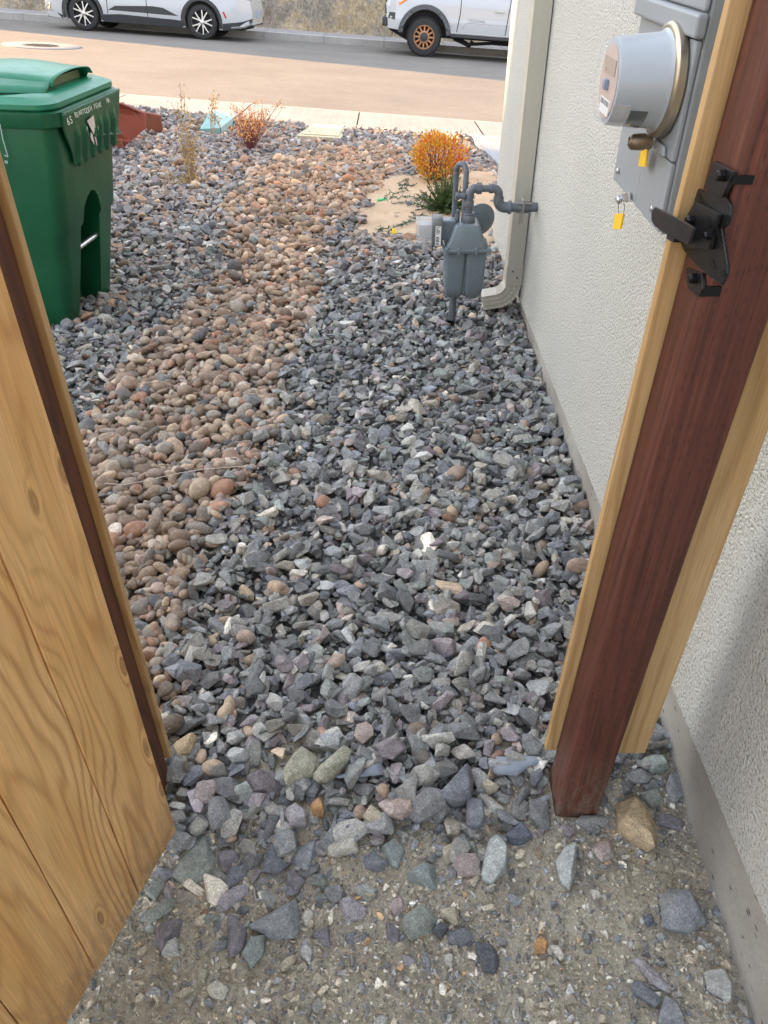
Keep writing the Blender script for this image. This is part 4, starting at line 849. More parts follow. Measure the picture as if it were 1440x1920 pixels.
ROCKS = [
 (ZA, [(400,290),(590,70),(640,60),(675,190),(670,290),(530,365),(440,320)], 'gg', .022, 'largest grey-green slab, lying flat beside the lower corner of the gate'),
 (ZA, [(680,180),(770,150),(810,190),(790,240),(690,260)], 'pu', .03, 'purple-grey lump touching the right side of the big grey-green slab'),
 (ZA, [(745,260),(850,235),(850,310),(760,350),(710,400)], 'sl', .022, 'flat slate piece just below the purple lump beside the big slab'),
 (ZA, [(670,470),(760,370),(850,345),(860,400),(730,500)], 'mv', .022, 'pale mauve elongated stone overlapping a slate piece near the gate'),
 (ZA, [(450,370),(560,400),(610,430),(550,495),(450,450)], 'br', .016, 'brown-grey flat stone just below the big grey-green slab'),
 (ZA, [(270,400),(350,290),(400,330),(330,455)], 'gg', .018, 'grey-green flake wedged between the gate corner and the big slab'),
 (ZA, [(230,550),(390,420),(445,430),(430,500),(300,580)], 'gg', .018, 'long grey-green stone lying slanted along the foot of the gate'),
 (ZA, [(330,610),(370,560),(490,540),(460,640),(370,730),(340,690)], 'pu', .026, 'purple-brown stone on the dirt near the gate with a pale chip leaning on it'),
 (ZA, [(365,750),(400,680),(460,655),(465,740)], 'lg', .03, 'pale speckled chip leaning on a purple-brown stone near the gate'),
 (ZA, [(740,520),(770,515),(850,600),(830,700),(760,770),(735,750)], 'pu', .024, 'upright purple slate standing left of a dark teal-grey stone'),
 (ZA, [(815,740),(870,650),(950,630),(945,740),(870,825)], 'te', .026, 'dark teal-grey oval stone right of the upright purple slate'),
 (ZA, [(855,570),(1130,430),(1150,600),(1110,650),(980,645),(870,600)], 'bl', .034, 'big blue-grey wedge of rock lying on the dirt, next to a small white stone'),
 (ZA, [(1150,530),(1190,485),(1225,510),(1220,560),(1180,590)], 'wh', .018, 'small white stone touching the right end of the big blue-grey wedge'),
 (ZA, [(930,280),(975,95),(1095,235),(1020,285)], 'sl', .028, 'dark slate triangle at the gravel edge left of a pale blue triangle'),
 (ZA, [(1085,180),(1265,70),(1230,240),(1190,290),(1110,230)], 'bl', .03, 'pale blue-grey triangular rock at the gravel edge beside a buried white block'),
 (ZA, [(1070,290),(1100,265),(1180,330),(1130,400),(1070,370)], 'pu', .024, 'dark angular purple stone just below the pale blue triangular rock'),
 (ZA, [(620,930),(680,880),(750,940),(710,995),(640,980)], 'wh', .024, 'rounded whitish stone alone in the damp dirt near the lower left'),
 (ZA, [(330,870),(400,900),(415,950),(370,950)], 'br', .016, 'narrow tan-brown stone half sunk in the damp dirt by the gate foot'),
 (ZA, [(560,880),(600,820),(640,840),(610,910)], 'ol', .018, 'small olive-grey stone just above the rounded whitish stone'),
 (ZA, [(1030,820),(1060,770),(1135,735),(1120,790),(1050,845)], 'cr', .018, 'long cream and tan stone below the big blue-grey wedge'),
 (ZA, [(1140,740),(1180,665),(1225,730),(1200,800)], 'lg', .02, 'pointed light grey stone right of the long cream and tan stone'),
 (ZA, [(1210,880),(1250,835),(1285,880),(1240,920)], 'cr', .014, 'small cream stone alone on the dirt below the pointed light grey stone'),
 (ZA, [(1210,640),(1310,580),(1325,715)], 'pu', .02, 'small dark purple triangle right of the white stone on the dirt'),
 (ZA, [(605,525),(650,490),(690,520),(660,550)], 'wh', .014, 'small white chip just below the pale mauve stone'),
 (ZB, [(790,320),(880,335),(890,470),(850,500),(790,480)], 'sl', .03, 'dark blue-grey rectangular block at the right gravel edge'),
 (ZB, [(995,530),(1090,455),(1155,540),(1080,580),(1020,575)], 'nv', .026, 'dark navy fan-shaped stone on the dirt left of the red post foot'),
 (ZB, [(870,730),(910,560),(960,525),(1020,610),(1010,720),(930,795),(880,770)], 'pg', .042, 'large pale green-grey rock standing on the dirt edge, right of a two-tone rock'),
 (ZB, [(1270,680),(1320,600),(1385,575),(1395,690),(1350,830),(1300,790)], 'pg', .03, 'pale green-grey diamond-shaped rock alone on the dirt below the red post'),
 (ZB, [(330,600),(400,550),(465,620),(420,720),(370,690)], 'te', .03, 'green-grey rounded slab in the middle of the gravel edge'),
 (ZB, [(225,650),(290,615),(375,700),(330,735),(240,710)], 'sl', .028, 'layered slate lump left of the green-grey rounded slab'),
 (ZB, [(655,610),(720,580),(725,650),(690,690),(660,670)], 'cr', .026, 'cream square stone above the two-tone rock'),
 (ZB, [(710,690),(740,650),(850,625),(870,740),(760,750)], 'pk', .034, 'two-tone rock with a pale top left of the large pale green-grey rock'),
 (ZB, [(460,750),(560,690),(625,690),(630,830),(500,790)], 'te', .034, 'teal-grey flat-topped rock left of the two-tone rock'),
 (ZB, [(230,440),(270,375),(340,420),(365,480),(280,485)], 'cr', .03, 'yellowish speckled lump inside the gravel near its front edge'),
 (ZB, [(620,340),(700,270),(800,140),(830,230),(820,330),(740,370)], 'sl', .045, 'long ridged dark grey rock lying slanted on the gravel'),
 (ZB, [(870,270),(900,235),(970,280),(910,305)], 'cr', .02, 'small cream stone beside the exposed grey fabric near the post'),
 (ZC, [(100,150),(150,115),(255,180),(240,240),(130,245)], 'mv', .03, 'mauve-grey two-faced rock on the dirt in the centre foreground'),
 (ZC, [(355,150),(440,115),(470,190),(400,225)], 'pk', .022, 'pinkish-grey pitted stone left above the big dark green-grey rock'),
 (ZC, [(445,230),(540,155),(645,225),(600,300),(490,350),(445,300)], 'gg', .034, 'big dark green-grey rock in the foreground touching a cream block'),
 (ZC, [(645,180),(740,165),(755,240),(735,270),(650,220)], 'cr', .032, 'cream blocky stone at the right of the big dark green-grey rock'),
 (ZC, [(600,300),(650,250),(700,280),(650,340)], 'dk', .026, 'nearly black stone wedged below the cream blocky stone'),
 (ZC, [(690,300),(800,275),(840,340),(760,380),(690,370)], 'sl', .018, 'speckled dark grey stone half sunk left of the black slate shard'),
 (ZC, [(835,350),(930,370),(975,460),(950,525),(880,520)], 'dk', .02, 'black slate shard pointing down, lowest of the dark rocks'),
 (ZC, [(345,250),(390,255),(440,300),(420,370),(360,350)], 'pu', .022, 'dark purple pointed stone left of the big dark green-grey rock'),
 (ZC, [(1155,370),(1190,325),(1235,360),(1220,420),(1160,415)], 'or_', .02, 'orange-tan rounded stone on the dirt touching a cream flake'),
 (ZC, [(1235,380),(1290,375),(1325,440),(1300,465)], 'wh', .014, 'cream flake with a brown tip beside the orange-tan stone'),
 (ZC, [(435,430),(520,440),(510,480),(450,500)], 'mv', .014, 'small mauve stone on the dirt below the dark purple pointed stone'),
 (ZC, [(535,430),(570,405),(610,490),(590,540)], 'bl', .014, 'narrow blue-grey sliver right of the small mauve stone'),
 (ZC, [(665,430),(710,420),(730,450),(715,495),(675,480)], 'wh', .02, 'white cubic stone alone below the speckled dark grey stone'),
 (ZC, [(135,300),(205,295),(185,395),(140,380)], 'sl', .018, 'small slate rectangle beside a white chip below the mauve-grey rock'),
 (ZE, [(525,800),(600,795),(690,860),(725,930),(710,1050),(620,1000),(530,920)], 'tn', .06, 'large tan boulder half buried in dirt right behind the red post foot'),
 (ZE, [(720,870),(790,865),(870,910),(850,950),(740,920)], 'pu', .02, 'long purple-grey stone between the tan boulder and the house foundation'),
 (ZE, [(400,1040),(430,1000),(500,1000),(515,1080),(450,1110)], 'pk', .024, 'pale pinkish pentagonal stone in front of the tan boulder'),
 (ZE, [(740,1260),(880,1240),(910,1290),(980,1400),(900,1455),(760,1430)], 'bl', .05, 'large blue-grey rock on the dirt near the house foundation'),
 (ZE, [(655,1380),(700,1360),(715,1410),(680,1430)], 'nv', .014, 'small navy stone left of the large blue-grey rock near the foundation'),
 (ZE, [(605,1590),(640,1580),(800,1730),(790,1765),(690,1710)], 'mv', .022, 'long mauve shard lying slanted, bottom right, above a grey slab'),
 (ZE, [(590,1720),(630,1695),(760,1790),(720,1830),(620,1770)], 'sl', .018, 'grey slab under the long mauve shard at the bottom right'),
 (ZE, [(730,1910),(770,1770),(830,1800),(870,1920)], 'bl', .026, 'blue-grey wedge at the very bottom edge below the long mauve shard'),
 (ZE, [(960,1650),(1060,1640),(1115,1740),(1090,1810),(980,1740)], 'lg', .026, 'pale grey smooth stone nearest the foundation at the bottom right'),
 (ZE, [(635,600),(680,575),(780,580),(790,640),(700,660)], 'gg', .04, 'dark oval stone behind the red post against the foundation'),
 (ZE, [(640,760),(740,735),(765,800),(700,835)], 'gg', .02, 'greenish flat stone behind the red post above the tan boulder'),
 (ZE, [(385,1240),(440,1250),(450,1280),(410,1300)], 'wh', .012, 'small whitish chip below the pale green-grey diamond-shaped rock'),
 (ZF, [(715,430),(760,370),(830,300),(910,350),(890,430),(740,500)], 'ol', .045, 'olive-tan rock on the gravel, left one of two pale rocks side by side'),
 (ZF, [(875,450),(1050,285),(1095,300),(1080,360),(960,475),(900,480)], 'ol', .038, 'long pale rock lying slanted, right one of two pale rocks side by side'),
 (ZF, [(230,560),(260,500),(350,460),(370,510),(330,580),(240,595)], 'pk', .035, 'pinkish-grey slanted rock on the gravel near the gate corner'),
 (ZF, [(415,330),(450,285),(550,320),(530,350),(450,370)], 'lg', .03, 'light grey white-spotted rock on the gravel left of the olive-tan rock'),
 (ZF, [(725,640),(790,590),(860,640),(850,700),(760,725)], 'mv', .036, 'round lilac-grey rock on the gravel below the olive-tan rock'),
 (ZF, [(125,270),(260,220),(220,320),(160,345)], 'tn', .035, 'tan-pink triangular rock on the gravel beside the brown post foot'),
 (ZF, [(870,600),(930,565),(945,640),(880,655)], 'or_', .03, 'small orange-brown stone right of the round lilac-grey rock'),
]
def rotm(yaw, tx, ty):
    cz, sz = np.cos(yaw), np.sin(yaw); ca, sa = np.cos(tx), np.sin(tx); cb, sb = np.cos(ty), np.sin(ty); n = len(yaw); o = np.zeros(n); e = np.ones(n)
    Rz = np.stack([cz, -sz, o, sz, cz, o, o, o, e], -1).reshape(n, 3, 3); Rx = np.stack([e, o, o, o, ca, -sa, o, sa, ca], -1).reshape(n, 3, 3); Ry = np.stack([cb, o, sb, o, e, o, -sb, o, cb], -1).reshape(n, 3, 3)
    return Rx @ Ry @ Rz
def stone_mesh(name, groups, mat, label, cat, smooth=False):
    """groups: list of (V,F, pos(n,3), rot(n,3,3), scale(n,3), tint(n,3))"""
    AV, AF, AC = [], [], []; off = 0
    for V_, F_, pos, rot, sc, tint in groups:
        n = len(pos)
        if n == 0: continue
        P = np.einsum('nij,nkj->nki', rot, V_[None]*sc[:, None, :])+pos[:, None, :]
        AV.append(P.reshape(-1, 3)); AF.append((F_[None]+(np.arange(n)*len(V_))[:, None, None]+off).reshape(-1, 3))
        jit = .86+.28*rng.random((n, len(V_), 1)); AC.append(np.concatenate([np.clip(tint[:, None, :]*jit, 0, 1).repeat(1, 0)*np.ones((1, len(V_), 1)), np.ones((n, len(V_), 1))], -1).reshape(-1, 4)); off += n*len(V_)
    AV = np.concatenate(AV); AF = np.concatenate(AF).astype(np.int32); AC = np.concatenate(AC)
    me = bpy.data.meshes.new(name); me.vertices.add(len(AV)); me.vertices.foreach_set('co', AV.astype(np.float32).ravel())
    me.loops.add(AF.size); me.loops.foreach_set('vertex_index', AF.ravel()); me.polygons.add(len(AF)); me.polygons.foreach_set('loop_start', np.arange(0, AF.size, 3, dtype=np.int32))
    me.update(calc_edges=True)
    at_ = me.color_attributes.new('tint', 'FLOAT_COLOR', 'POINT'); at_.data.foreach_set('color', AC.astype(np.float32).ravel())
    me.materials.append(mat)
    if smooth: me.shade_smooth()
    else: me.shade_flat()
    o = bpy.data.objects.new(name, me); COL.objects.link(o); print(name, len(AF), 'tris'); return tag(o, label, cat, kind='stuff')
GREYS = np.array([(.105, .115, .125), (.13, .14, .148), (.085, .09, .098), (.15, .155, .155), (.12, .135, .135), (.125, .115, .13), (.17, .175, .17), (.10, .11, .13), (.21, .215, .21), (.14, .135, .12), (.33, .32, .29), (.38, .37, .34), (.28, .255, .235), (.19, .165, .16), (.26, .21, .16)])
GP_ = np.array([16, 16, 10, 12, 10, 7, 8, 9, 5, 4, 1.6, 1.2, 1.6, 2.2, .8]); GP_ = GP_/GP_.sum()
GREYS = GREYS*np.array([1.05, 1.0, .94])*np.where(GREYS.mean(1, keepdims=True) > .25, 1.3, 1.78)
FARP = 1.3*np.array([(.19, .165, .16), (.23, .19, .175), (.155, .15, .155), (.26, .21, .18), (.20, .19, .19), (.27, .215, .18), (.13, .125, .13), (.34, .32, .29), (.28, .18, .12), (.25, .24, .24)])
BROWNS = np.array([(.24, .185, .135), (.30, .225, .16), (.20, .145, .105), (.27, .20, .155), (.34, .27, .19), (.24, .15, .11), (.18, .15, .125), (.22, .205, .18), (.38, .33, .27), (.30, .16, .10), (.15, .14, .13), (.28, .22, .19), (.42, .38, .33), (.11, .12, .13)])
BROWNS = BROWNS*1.0*np.array([1.03, .97, .90])+BROWNS.mean(1, keepdims=True)*.22
BP_ = np.array([14, 13, 10, 12, 8, 7, 8, 8, 4, 4, 6, 8, 2, 3.]); BP_ = BP_/BP_.sum()
RIV = np.array([(255, 1380), (330, 1395), (352, 1270), (345, 1160), (388, 1050), (392, 985), (455, 915), (508, 850), (520, 790), (520, 730), (560, 655), (600, 560), (600, 480), (640, 420), (690, 370), (740, 330), (760, 285), (690, 268), (600, 280), (540, 300), (470, 320), (440, 370), (420, 430), (430, 500), (370, 560), (300, 620), (240, 680), (225, 730), (160, 800), (100, 900), (100, 1300)], float)
def grow(y): return 1.0
grid = .0105
gx0, gy0 = -6.0, .60; GW, GH = int(7.1/grid), int(8.75/grid); HG = np.zeros((GW, GH), np.float32)
pcl = []
def dens_region():
    pts = []
    # (y range, stones per m2, size mean)
    for (ya, yb_, dn) in ((.62, 1.3, 4600), (1.3, 2.4, 4300), (2.4, 4.2, 3300), (4.2, 6.2, 2300), (6.2, 9.3, 1700)):
        xl = -(.50*yb_+.55); xl = max(xl, -5.3); xr_ = .70 if yb_ < 4.6 else 1.0
        n = int((xr_-xl)*(yb_-ya)*dn); x = rng.uniform(xl, xr_, n); y = rng.uniform(ya, yb_, n); pts.append(np.stack([x, y], -1))
    return np.concatenate(pts)
pts = dens_region(); rng.shuffle(pts)
x, y = pts[:, 0], pts[:, 1]
z = yard_z(x, y)
ppx, ppy = topx(x, y, z)
nz_ = vnoise(x, y, 3.2, 41)*.06*0
jx = rng.normal(0, 14, len(x))*(1.6/np.maximum(y, .8)); jy = rng.normal(0, 10, len(x))*(1.6/np.maximum(y, .8))
isr = inside(RIV, ppx+jx+vnoise(x, y, 6, 42)*50/np.maximum(y, 1)*1.2, ppy+jy)
mixp = .025+.16*sst(4.5, 6.2, y)*(ppx > 250); isr = np.where(isr, rng.random(len(x)) > .10+.15*sst(3.5, 6, y), rng.random(len(x)) < mixp*(vnoise(x, y, 1.3, 44) > -.12))
# limits: wall, driveway, gravel edge at the near dirt, sand, post, riser
keep = (x < .637) | (y > 4.52); keep &= (x < .90); keep &= y < 9.04-.05*x
edge = .835+vnoise(x, y, 5, 51)*.12+vnoise(x, y, 16, 52)*.06+.12*sst(.05, .45, x)+.0*x-.06*sst(.0, .35, -x)*1.0
prob = .66*sst(-.10, .02, y-edge)+.34*sst(-.24, -.03, y-edge)**1.6; keep &= rng.random(len(x)) < prob*1.0
keep &= ~(inside(Cc+(SANDP-Cc)*.97, x+vnoise(x, y, 7, 53)*.12, y+vnoise(x, y, 7, 54)*.12) & (rng.random(len(x)) > .012))
keep &= ~((x > .35) & (x < .463) & (y > .87) & (y < .99))
keep &= ~((x < -.445) & (y < .84) & (x < -.42-(.84-y)*.3))
def lidkeep(P4, sh=1.0):
    P = np.array([(p.x, p.y) for p in P4]); c = P.mean(0); return ~inside(c+(P-c)*sh, x, y)
keep &= lidkeep([gpx(*p) for p in ((556, 264), (590, 238), (653, 241), (640, 269))], 1.02); keep &= lidkeep(tealq, 1.08)
for zf_, poly_, key_, h_, lab_ in ROCKS:
    Pw = [gpx(*p) for p in zf_(poly_)]; Pw = np.array([(p.x, p.y) for p in Pw]); cc_ = Pw.mean(0); keep &= ~inside(cc_+(Pw-cc_)*1.12, x, y)
x, y, isr, ppx = x[keep], y[keep], isr[keep], ppx[keep]
n = len(x); print('stones', n)
siz = np.exp(rng.normal(0, .40, n))*.0138; siz = np.clip(siz, .0065, .034)
siz = np.where(y < 1.35, siz*1.02, siz); 
siz = np.where(isr, np.exp(rng.normal(0, .30, n))*.0150, siz)
siz = np.where(y > 4.2, siz*1.12, siz)
order = np.argsort(siz+rng.normal(0, .006, n)); 
zz = np.zeros(n)
thk = siz*rng.uniform(.5, .8, n)
kc = {}
for k in order:
    r = siz[k]; ri = max(1, int(round(r/grid))); i = int((x[k]-gx0)/grid); j = int((y[k]-gy0)/grid)
    if i-ri < 0 or j-ri < 0 or i+ri >= GW or j+ri >= GH: zz[k] = 0; continue
    win = HG[i-ri:i+ri+1, j-ri:j+ri+1]; h = .72*float(win.mean())+.12*float(win.max())
    h = min(h, .065); zz[k] = h+thk[k]*.42
    top = h+thk[k]*.95
    if ri not in kc:
        a = np.arange(-ri, ri+1); kc[ri] = (1-np.minimum(1, (a[:, None]**2+a[None]**2)/(ri+.5)**2)).astype(np.float32)
    np.maximum(win, (h+(top-h)*np.sqrt(kc[ri]))*(kc[ri] > 0), out=win)
zz += yard_z(x, y)-.006
near, mid = y < 1.75, (y >= 1.75) & (y < 3.6)
def gather(mask, shapes, tints, tp, stretch=(1.0, 1.5), tilt=.34, warm=None):
    idx = np.where(mask)[0]; out = []; var = rng.integers(0, len(shapes), len(idx))
    for v_ in range(len(shapes)):
        k = idx[var == v_]; m = len(k)
        if not m: continue
        st = rng.uniform(*stretch, m); sc = np.stack([siz[k]*st, siz[k]*1.02, siz[k]*rng.uniform(.8, 1.35, m)], -1)
        tl = np.where(rng.random(m) < .15, 2.2, 1.)*tilt
        ti = tints[rng.choice(len(tints), m, p=tp)]*np.exp(rng.normal(0, .24, m))[:, None]
        if tints is BROWNS: ti = ti*(1+(np.array([1.14, 1.0, .88])-1)[None]*sst(2.2, 5.5, y[k])[:, None])
        if warm is not None:
            fa = (warm(x[k], y[k]) > rng.random(m)); t2 = FARP[rng.integers(0, len(FARP), m)]*np.exp(rng.normal(0, .14, m))[:, None]; ti = np.where(fa[:, None], t2, ti)
        out.append((shapes[v_][0], shapes[v_][1], np.stack([x[k], y[k], zz[k]], -1), rotm(rng.uniform(0, 6.28, m), rng.normal(0, 1, m)*tl, rng.normal(0, 1, m)*tl), sc, ti))
    return out
A0 = [hull_rock(100+i, 16, random.uniform(.34, .66), .035) for i in range(26)]
A1 = [hull_rock(200+i, 14, random.uniform(.36, .68), 0) for i in range(26)]
R0 = [round_rock(300+i, 3) for i in range(8)]; R1 = [round_rock(320+i, 2) for i in range(8)]; R2 = [round_rock(340+i, 1) for i in range(6)]
SM = stone_mat('crushed_stone', .50); SR = stone_mat('river_stone', .26, .75, 200, .35)
wf = lambda X_, Y_: .02+.85*sst(2.9, 5.2, Y_+.25*vnoise(X_, Y_, 1.5, 61)-.35*np.maximum(-X_-1.2, 0)*0)
gr = gather(near & ~isr, A0, GREYS, GP_, warm=wf)+gather(~near & ~isr, A1, GREYS, GP_, warm=wf)
stone_mesh('crushed_gravel', gr, SM, 'grey crushed stone gravel covering the side yard', 'gravel')
gr = gather(near & isr, R0, BROWNS, BP_, (1., 1.4), .3)+gather(mid & isr, R1, BROWNS, BP_, (1., 1.4), .3)+gather((y >= 3.6) & isr, R2 if False else R1, BROWNS, BP_, (1., 1.4), .35)
stone_mesh('river_rock', gr, SR, 'band of rounded brown river stones winding through the grey gravel', 'river rock', True)
# fine pebbles and grit in the bare dirt
n = 60000; x = rng.uniform(-.95, .66, n); y = rng.uniform(.05, 1.12, n)
edge = .80+.10*sst(.05, .45, x)
k = rng.random(n) < (1-.9*sst(0, .18, y-edge)); k &= ~((x > .357) & (x < .457) & (y > .88) & (y < .98)); k &= (vnoise(x, y, 7, 71)+.5 > rng.random(n)*.75)
x, y = x[k], y[k]; n = len(x); siz = np.clip(np.exp(rng.normal(0, .55, n))*.0026, .0011, .0105); siz = np.where(rng.random(n) < .025, rng.uniform(.007, .0135, n), siz)
zg_ = yard_z(x, y)+(1-sst(1.0, 1.6, y))*(vnoise(x, y, 5, 1)*.022+vnoise(x, y, 14, 2)*.012+vnoise(x, y, 45, 3)*.006+vnoise(x, y, 110, 4)*.0035)
zz = zg_+siz*.15
PEB = 1.6*np.array([(.23, .205, .16), (.30, .27, .21), (.18, .17, .15), (.42, .40, .35), (.16, .165, .165), (.22, .22, .21), (.13, .14, .15), (.50, .47, .40), (.36, .24, .14), (.27, .24, .19)]); PP = np.array([20, 14, 14, 7, 12, 11, 7, 3, 2, 14.]); PP /= PP.sum()
P1 = [hull_rock(400+i, 12, .7, 0, .2) for i in range(8)]
stone_mesh('pebbles', gather(np.ones(n, bool), P1, PEB, PP, (.9, 1.4), .5), SM, 'fine pebbles and grit scattered over the bare dirt in front of the gravel', 'pebbles')
# ------------------------------------------------------------------ single rocks (outlines measured on the photo, each a solid of its own)
ROCKM = {}
def rock_mat(key):
    kk = 1.0 if key in ('wh','cr','or_') else 1.6
    if key in ROCKM: return ROCKM[key]
    m = stone_mat('rock_'+key, .48); t = m.node_tree
    a = [n for n in t.nodes if n.type == 'ATTRIBUTE'][0]
    rgb = t.nodes.new('ShaderNodeRGB'); rgb.outputs[0].default_value = tuple(c*kk for c in RC[key])+(1,)
    for l in list(a.outputs['Color'].links): t.links.new(rgb.outputs[0], l.to_socket)
    ROCKM[key] = m; return m
for ri, (zf, poly, key, hgt, lab) in enumerate(ROCKS):
    r = random.Random(ri+900); pxs = zf(poly); cy_ = sum(p[1] for p in pxs)/len(pxs)
    onG = zf is ZF or (zf is ZB and cy_ < 1560)
    base = .024 if onG else .002
    pl = [gpx(*p, off=base+hgt*.45) for p in pxs]; c_ = sum(pl, Vector())/len(pl)
    zb_ = g(c_.x, c_.y)+base
    if not onG: zb_ -= .004
    pl = [Vector((p.x, p.y, zb_+hgt*.45)) for p in pl]; c_.z = zb_
    bm = bmesh.new()
    # densify outline
    dense = []
    for k in range(len(pl)):
        a, b_ = pl[k], pl[(k+1) % len(pl)]; dense += [a, a.lerp(b_, r.uniform(.4, .6))+(a.lerp(b_, .5)-c_).normalized()*r.uniform(0, .0015)]
    for p_ in dense: bm.verts.new(p_-c_+Vector((0, 0, r.uniform(-.2, .2)*hgt)))
    tdir = Vector((r.gauss(0, 1), r.gauss(0, 1), 0))*.25
    for p_ in pl:
        q_ = (p_-c_)*r.uniform(.45, .86); q_.z = hgt*(r.uniform(.82, 1.05)+tdir.dot((p_-c_).normalized())*.6); bm.verts.new(q_)
        q_ = (p_-c_)*r.uniform(.6, .85); q_.z = -hgt*.5; bm.verts.new(q_)
    bmesh.ops.convex_hull(bm, input=bm.verts[:]); bmesh.ops.delete(bm, geom=[v for v in bm.verts if not v.link_faces], context='VERTS')
    bmesh.ops.dissolve_limit(bm, angle_limit=R(9), verts=bm.verts[:], edges=bm.edges[:])
    bmesh.ops.bevel(bm, geom=bm.edges[:], offset=.0013, segments=1, affect='EDGES'); 
    bmesh.ops.triangulate(bm, faces=bm.faces[:]); bmesh.ops.subdivide_edges(bm, edges=[e for e in bm.edges if e.calc_length() > .012], cuts=2, use_grid_fill=True)
    for v in bm.verts:
        n3 = float(vnoise(np.float64(v.co.x+c_.x), np.float64(v.co.y+c_.y+v.co.z), 90, 5)); v.co += v.co.normalized()*n3*.0022
    bmesh.ops.recalc_face_normals(bm, faces=bm.faces); me = bpy.data.meshes.new('rock'); bm.to_mesh(me); bm.free(); me.materials.append(rock_mat(key)); me.shade_smooth(); me.set_sharp_from_angle(angle=R(22))
    o = bpy.data.objects.new('rock', me); COL.objects.link(o); o.location = c_; tag(o, lab, 'rock', 'loose rocks along the front edge of the gravel')
# half-buried white block
q = [gpx(*p, off=.02) for p in ZB([(5, 610), (30, 560), (150, 500), (200, 560), (210, 620), (60, 650)])]; c_ = sum(q, Vector())/len(q)
mb = MB(); mb.loft([[p*1.0+Vector((0, 0, -.03)) for p in q], [p for p in q], [c_+(p-c_)*.8+Vector((0, 0, .014)) for p in q]]); o = mb.build('buried_block', rock_mat('wh'), bevel=.004); tag(o, 'white stone block half buried in the dirt at the middle of the gravel edge', 'rock')
# fabric scraps
FAB = M('weed_fabric', (.23, .26, .31), .6, var=.08, vs=30, bs=700, bstr=.4)
for poly, lab in (([(950, 110), (1060, 105), (1235, 115), (1190, 150), (1130, 165), (1060, 215), (940, 200)], 'grey landscape fabric showing between stones just left of the red post'), ([(80, 215), (235, 180), (330, 140), (350, 210), (230, 220), (100, 228)], 'small scrap of grey landscape fabric showing in the gravel by the long pale rock')):
    q = [gpx(*p, off=.034) for p in ZB(poly)]; c_ = sum(q, Vector())/len(q); rg_ = []
    mb = MB(); ring = []
    for k in range(len(q)):
        ring += [q[k], q[k].lerp(q[(k+1) % len(q)], .5)+Vector((0, 0, random.uniform(-.003, .004)))]
    n = len(ring); mb.add(ring+[c_.lerp(p, .5)+Vector((0, 0, random.uniform(.0, .006))) for p in ring]+[c_+Vector((0, 0, .003))], [(i, (i+1) % n, n+(i+1) % n, n+i) for i in range(n)]+[(n+i, n+(i+1) % n, 2*n) for i in range(n)])
    o = mb.build('landscape_fabric', FAB, smooth=80); o.modifiers.new('s', 'SOLIDIFY').thickness = .0015; tag(o, lab, 'fabric')
# ------------------------------------------------------------------ plants
def leafmat(name):
    m, t, b = newmat(name); a = t.nodes.new('ShaderNodeAttribute'); a.attribute_name = 'tint'; t.links.new(a.outputs['Color'], b.inputs['Base Color']); b.inputs['Roughness'].default_value = .6
    b.inputs['Subsurface Weight'].default_value = 0; return m
LEAF = leafmat('leaf')
def leaves(name, parent, items, mat=LEAF):
    """items: (pos, dir, length, width, colour)"""
    vs, fs, cs = [], [], []
    inv = ROOTM[parent.name].inverted()
    for p, d, l, w_, c in items:
        d = d.normalized(); s = d.orthogonal().normalized(); s = Quaternion(d, random.uniform(0, 6.28)) @ s; up_ = d.cross(s)*w_*.3; n = len(vs)
        vs += [inv @ q for q in (p, p+d*l*.5+s*w_+up_, p+d*l, p+d*l*.5-s*w_+up_)]; fs.append((n, n+1, n+2, n+3)); cs += [c+(1,)]*4
    me = bpy.data.meshes.new(name); me.from_pydata([tuple(v) for v in vs], [], fs); a = me.color_attributes.new('tint', 'FLOAT_COLOR', 'POINT'); a.data.foreach_set('color', np.array(cs, np.float32).ravel()); me.materials.append(mat)
    o = bpy.data.objects.new(name, me); COL.objects.link(o); o.parent = parent; return o
def rv(): return Vector((random.gauss(0, 1), random.gauss(0, 1), random.gauss(0, 1)))
def shrub_stems(parent, base, tips, r, mat, bend=.15, name='twigs'):
    mb = MB()
    for tp_ in tips:
        b0 = base+Vector((random.gauss(0, .012), random.gauss(0, .012), -.01)); m1 = b0.lerp(tp_, .5)+rv()*bend*(tp_-b0).length*.3; mb.tube([b0, b0.lerp(m1, .5)+Vector((0, 0, .01)), m1, tp_], [r, r*.85, r*.7, r*.35], 5)
    return mb.build(name, mat, parent, smooth=60)
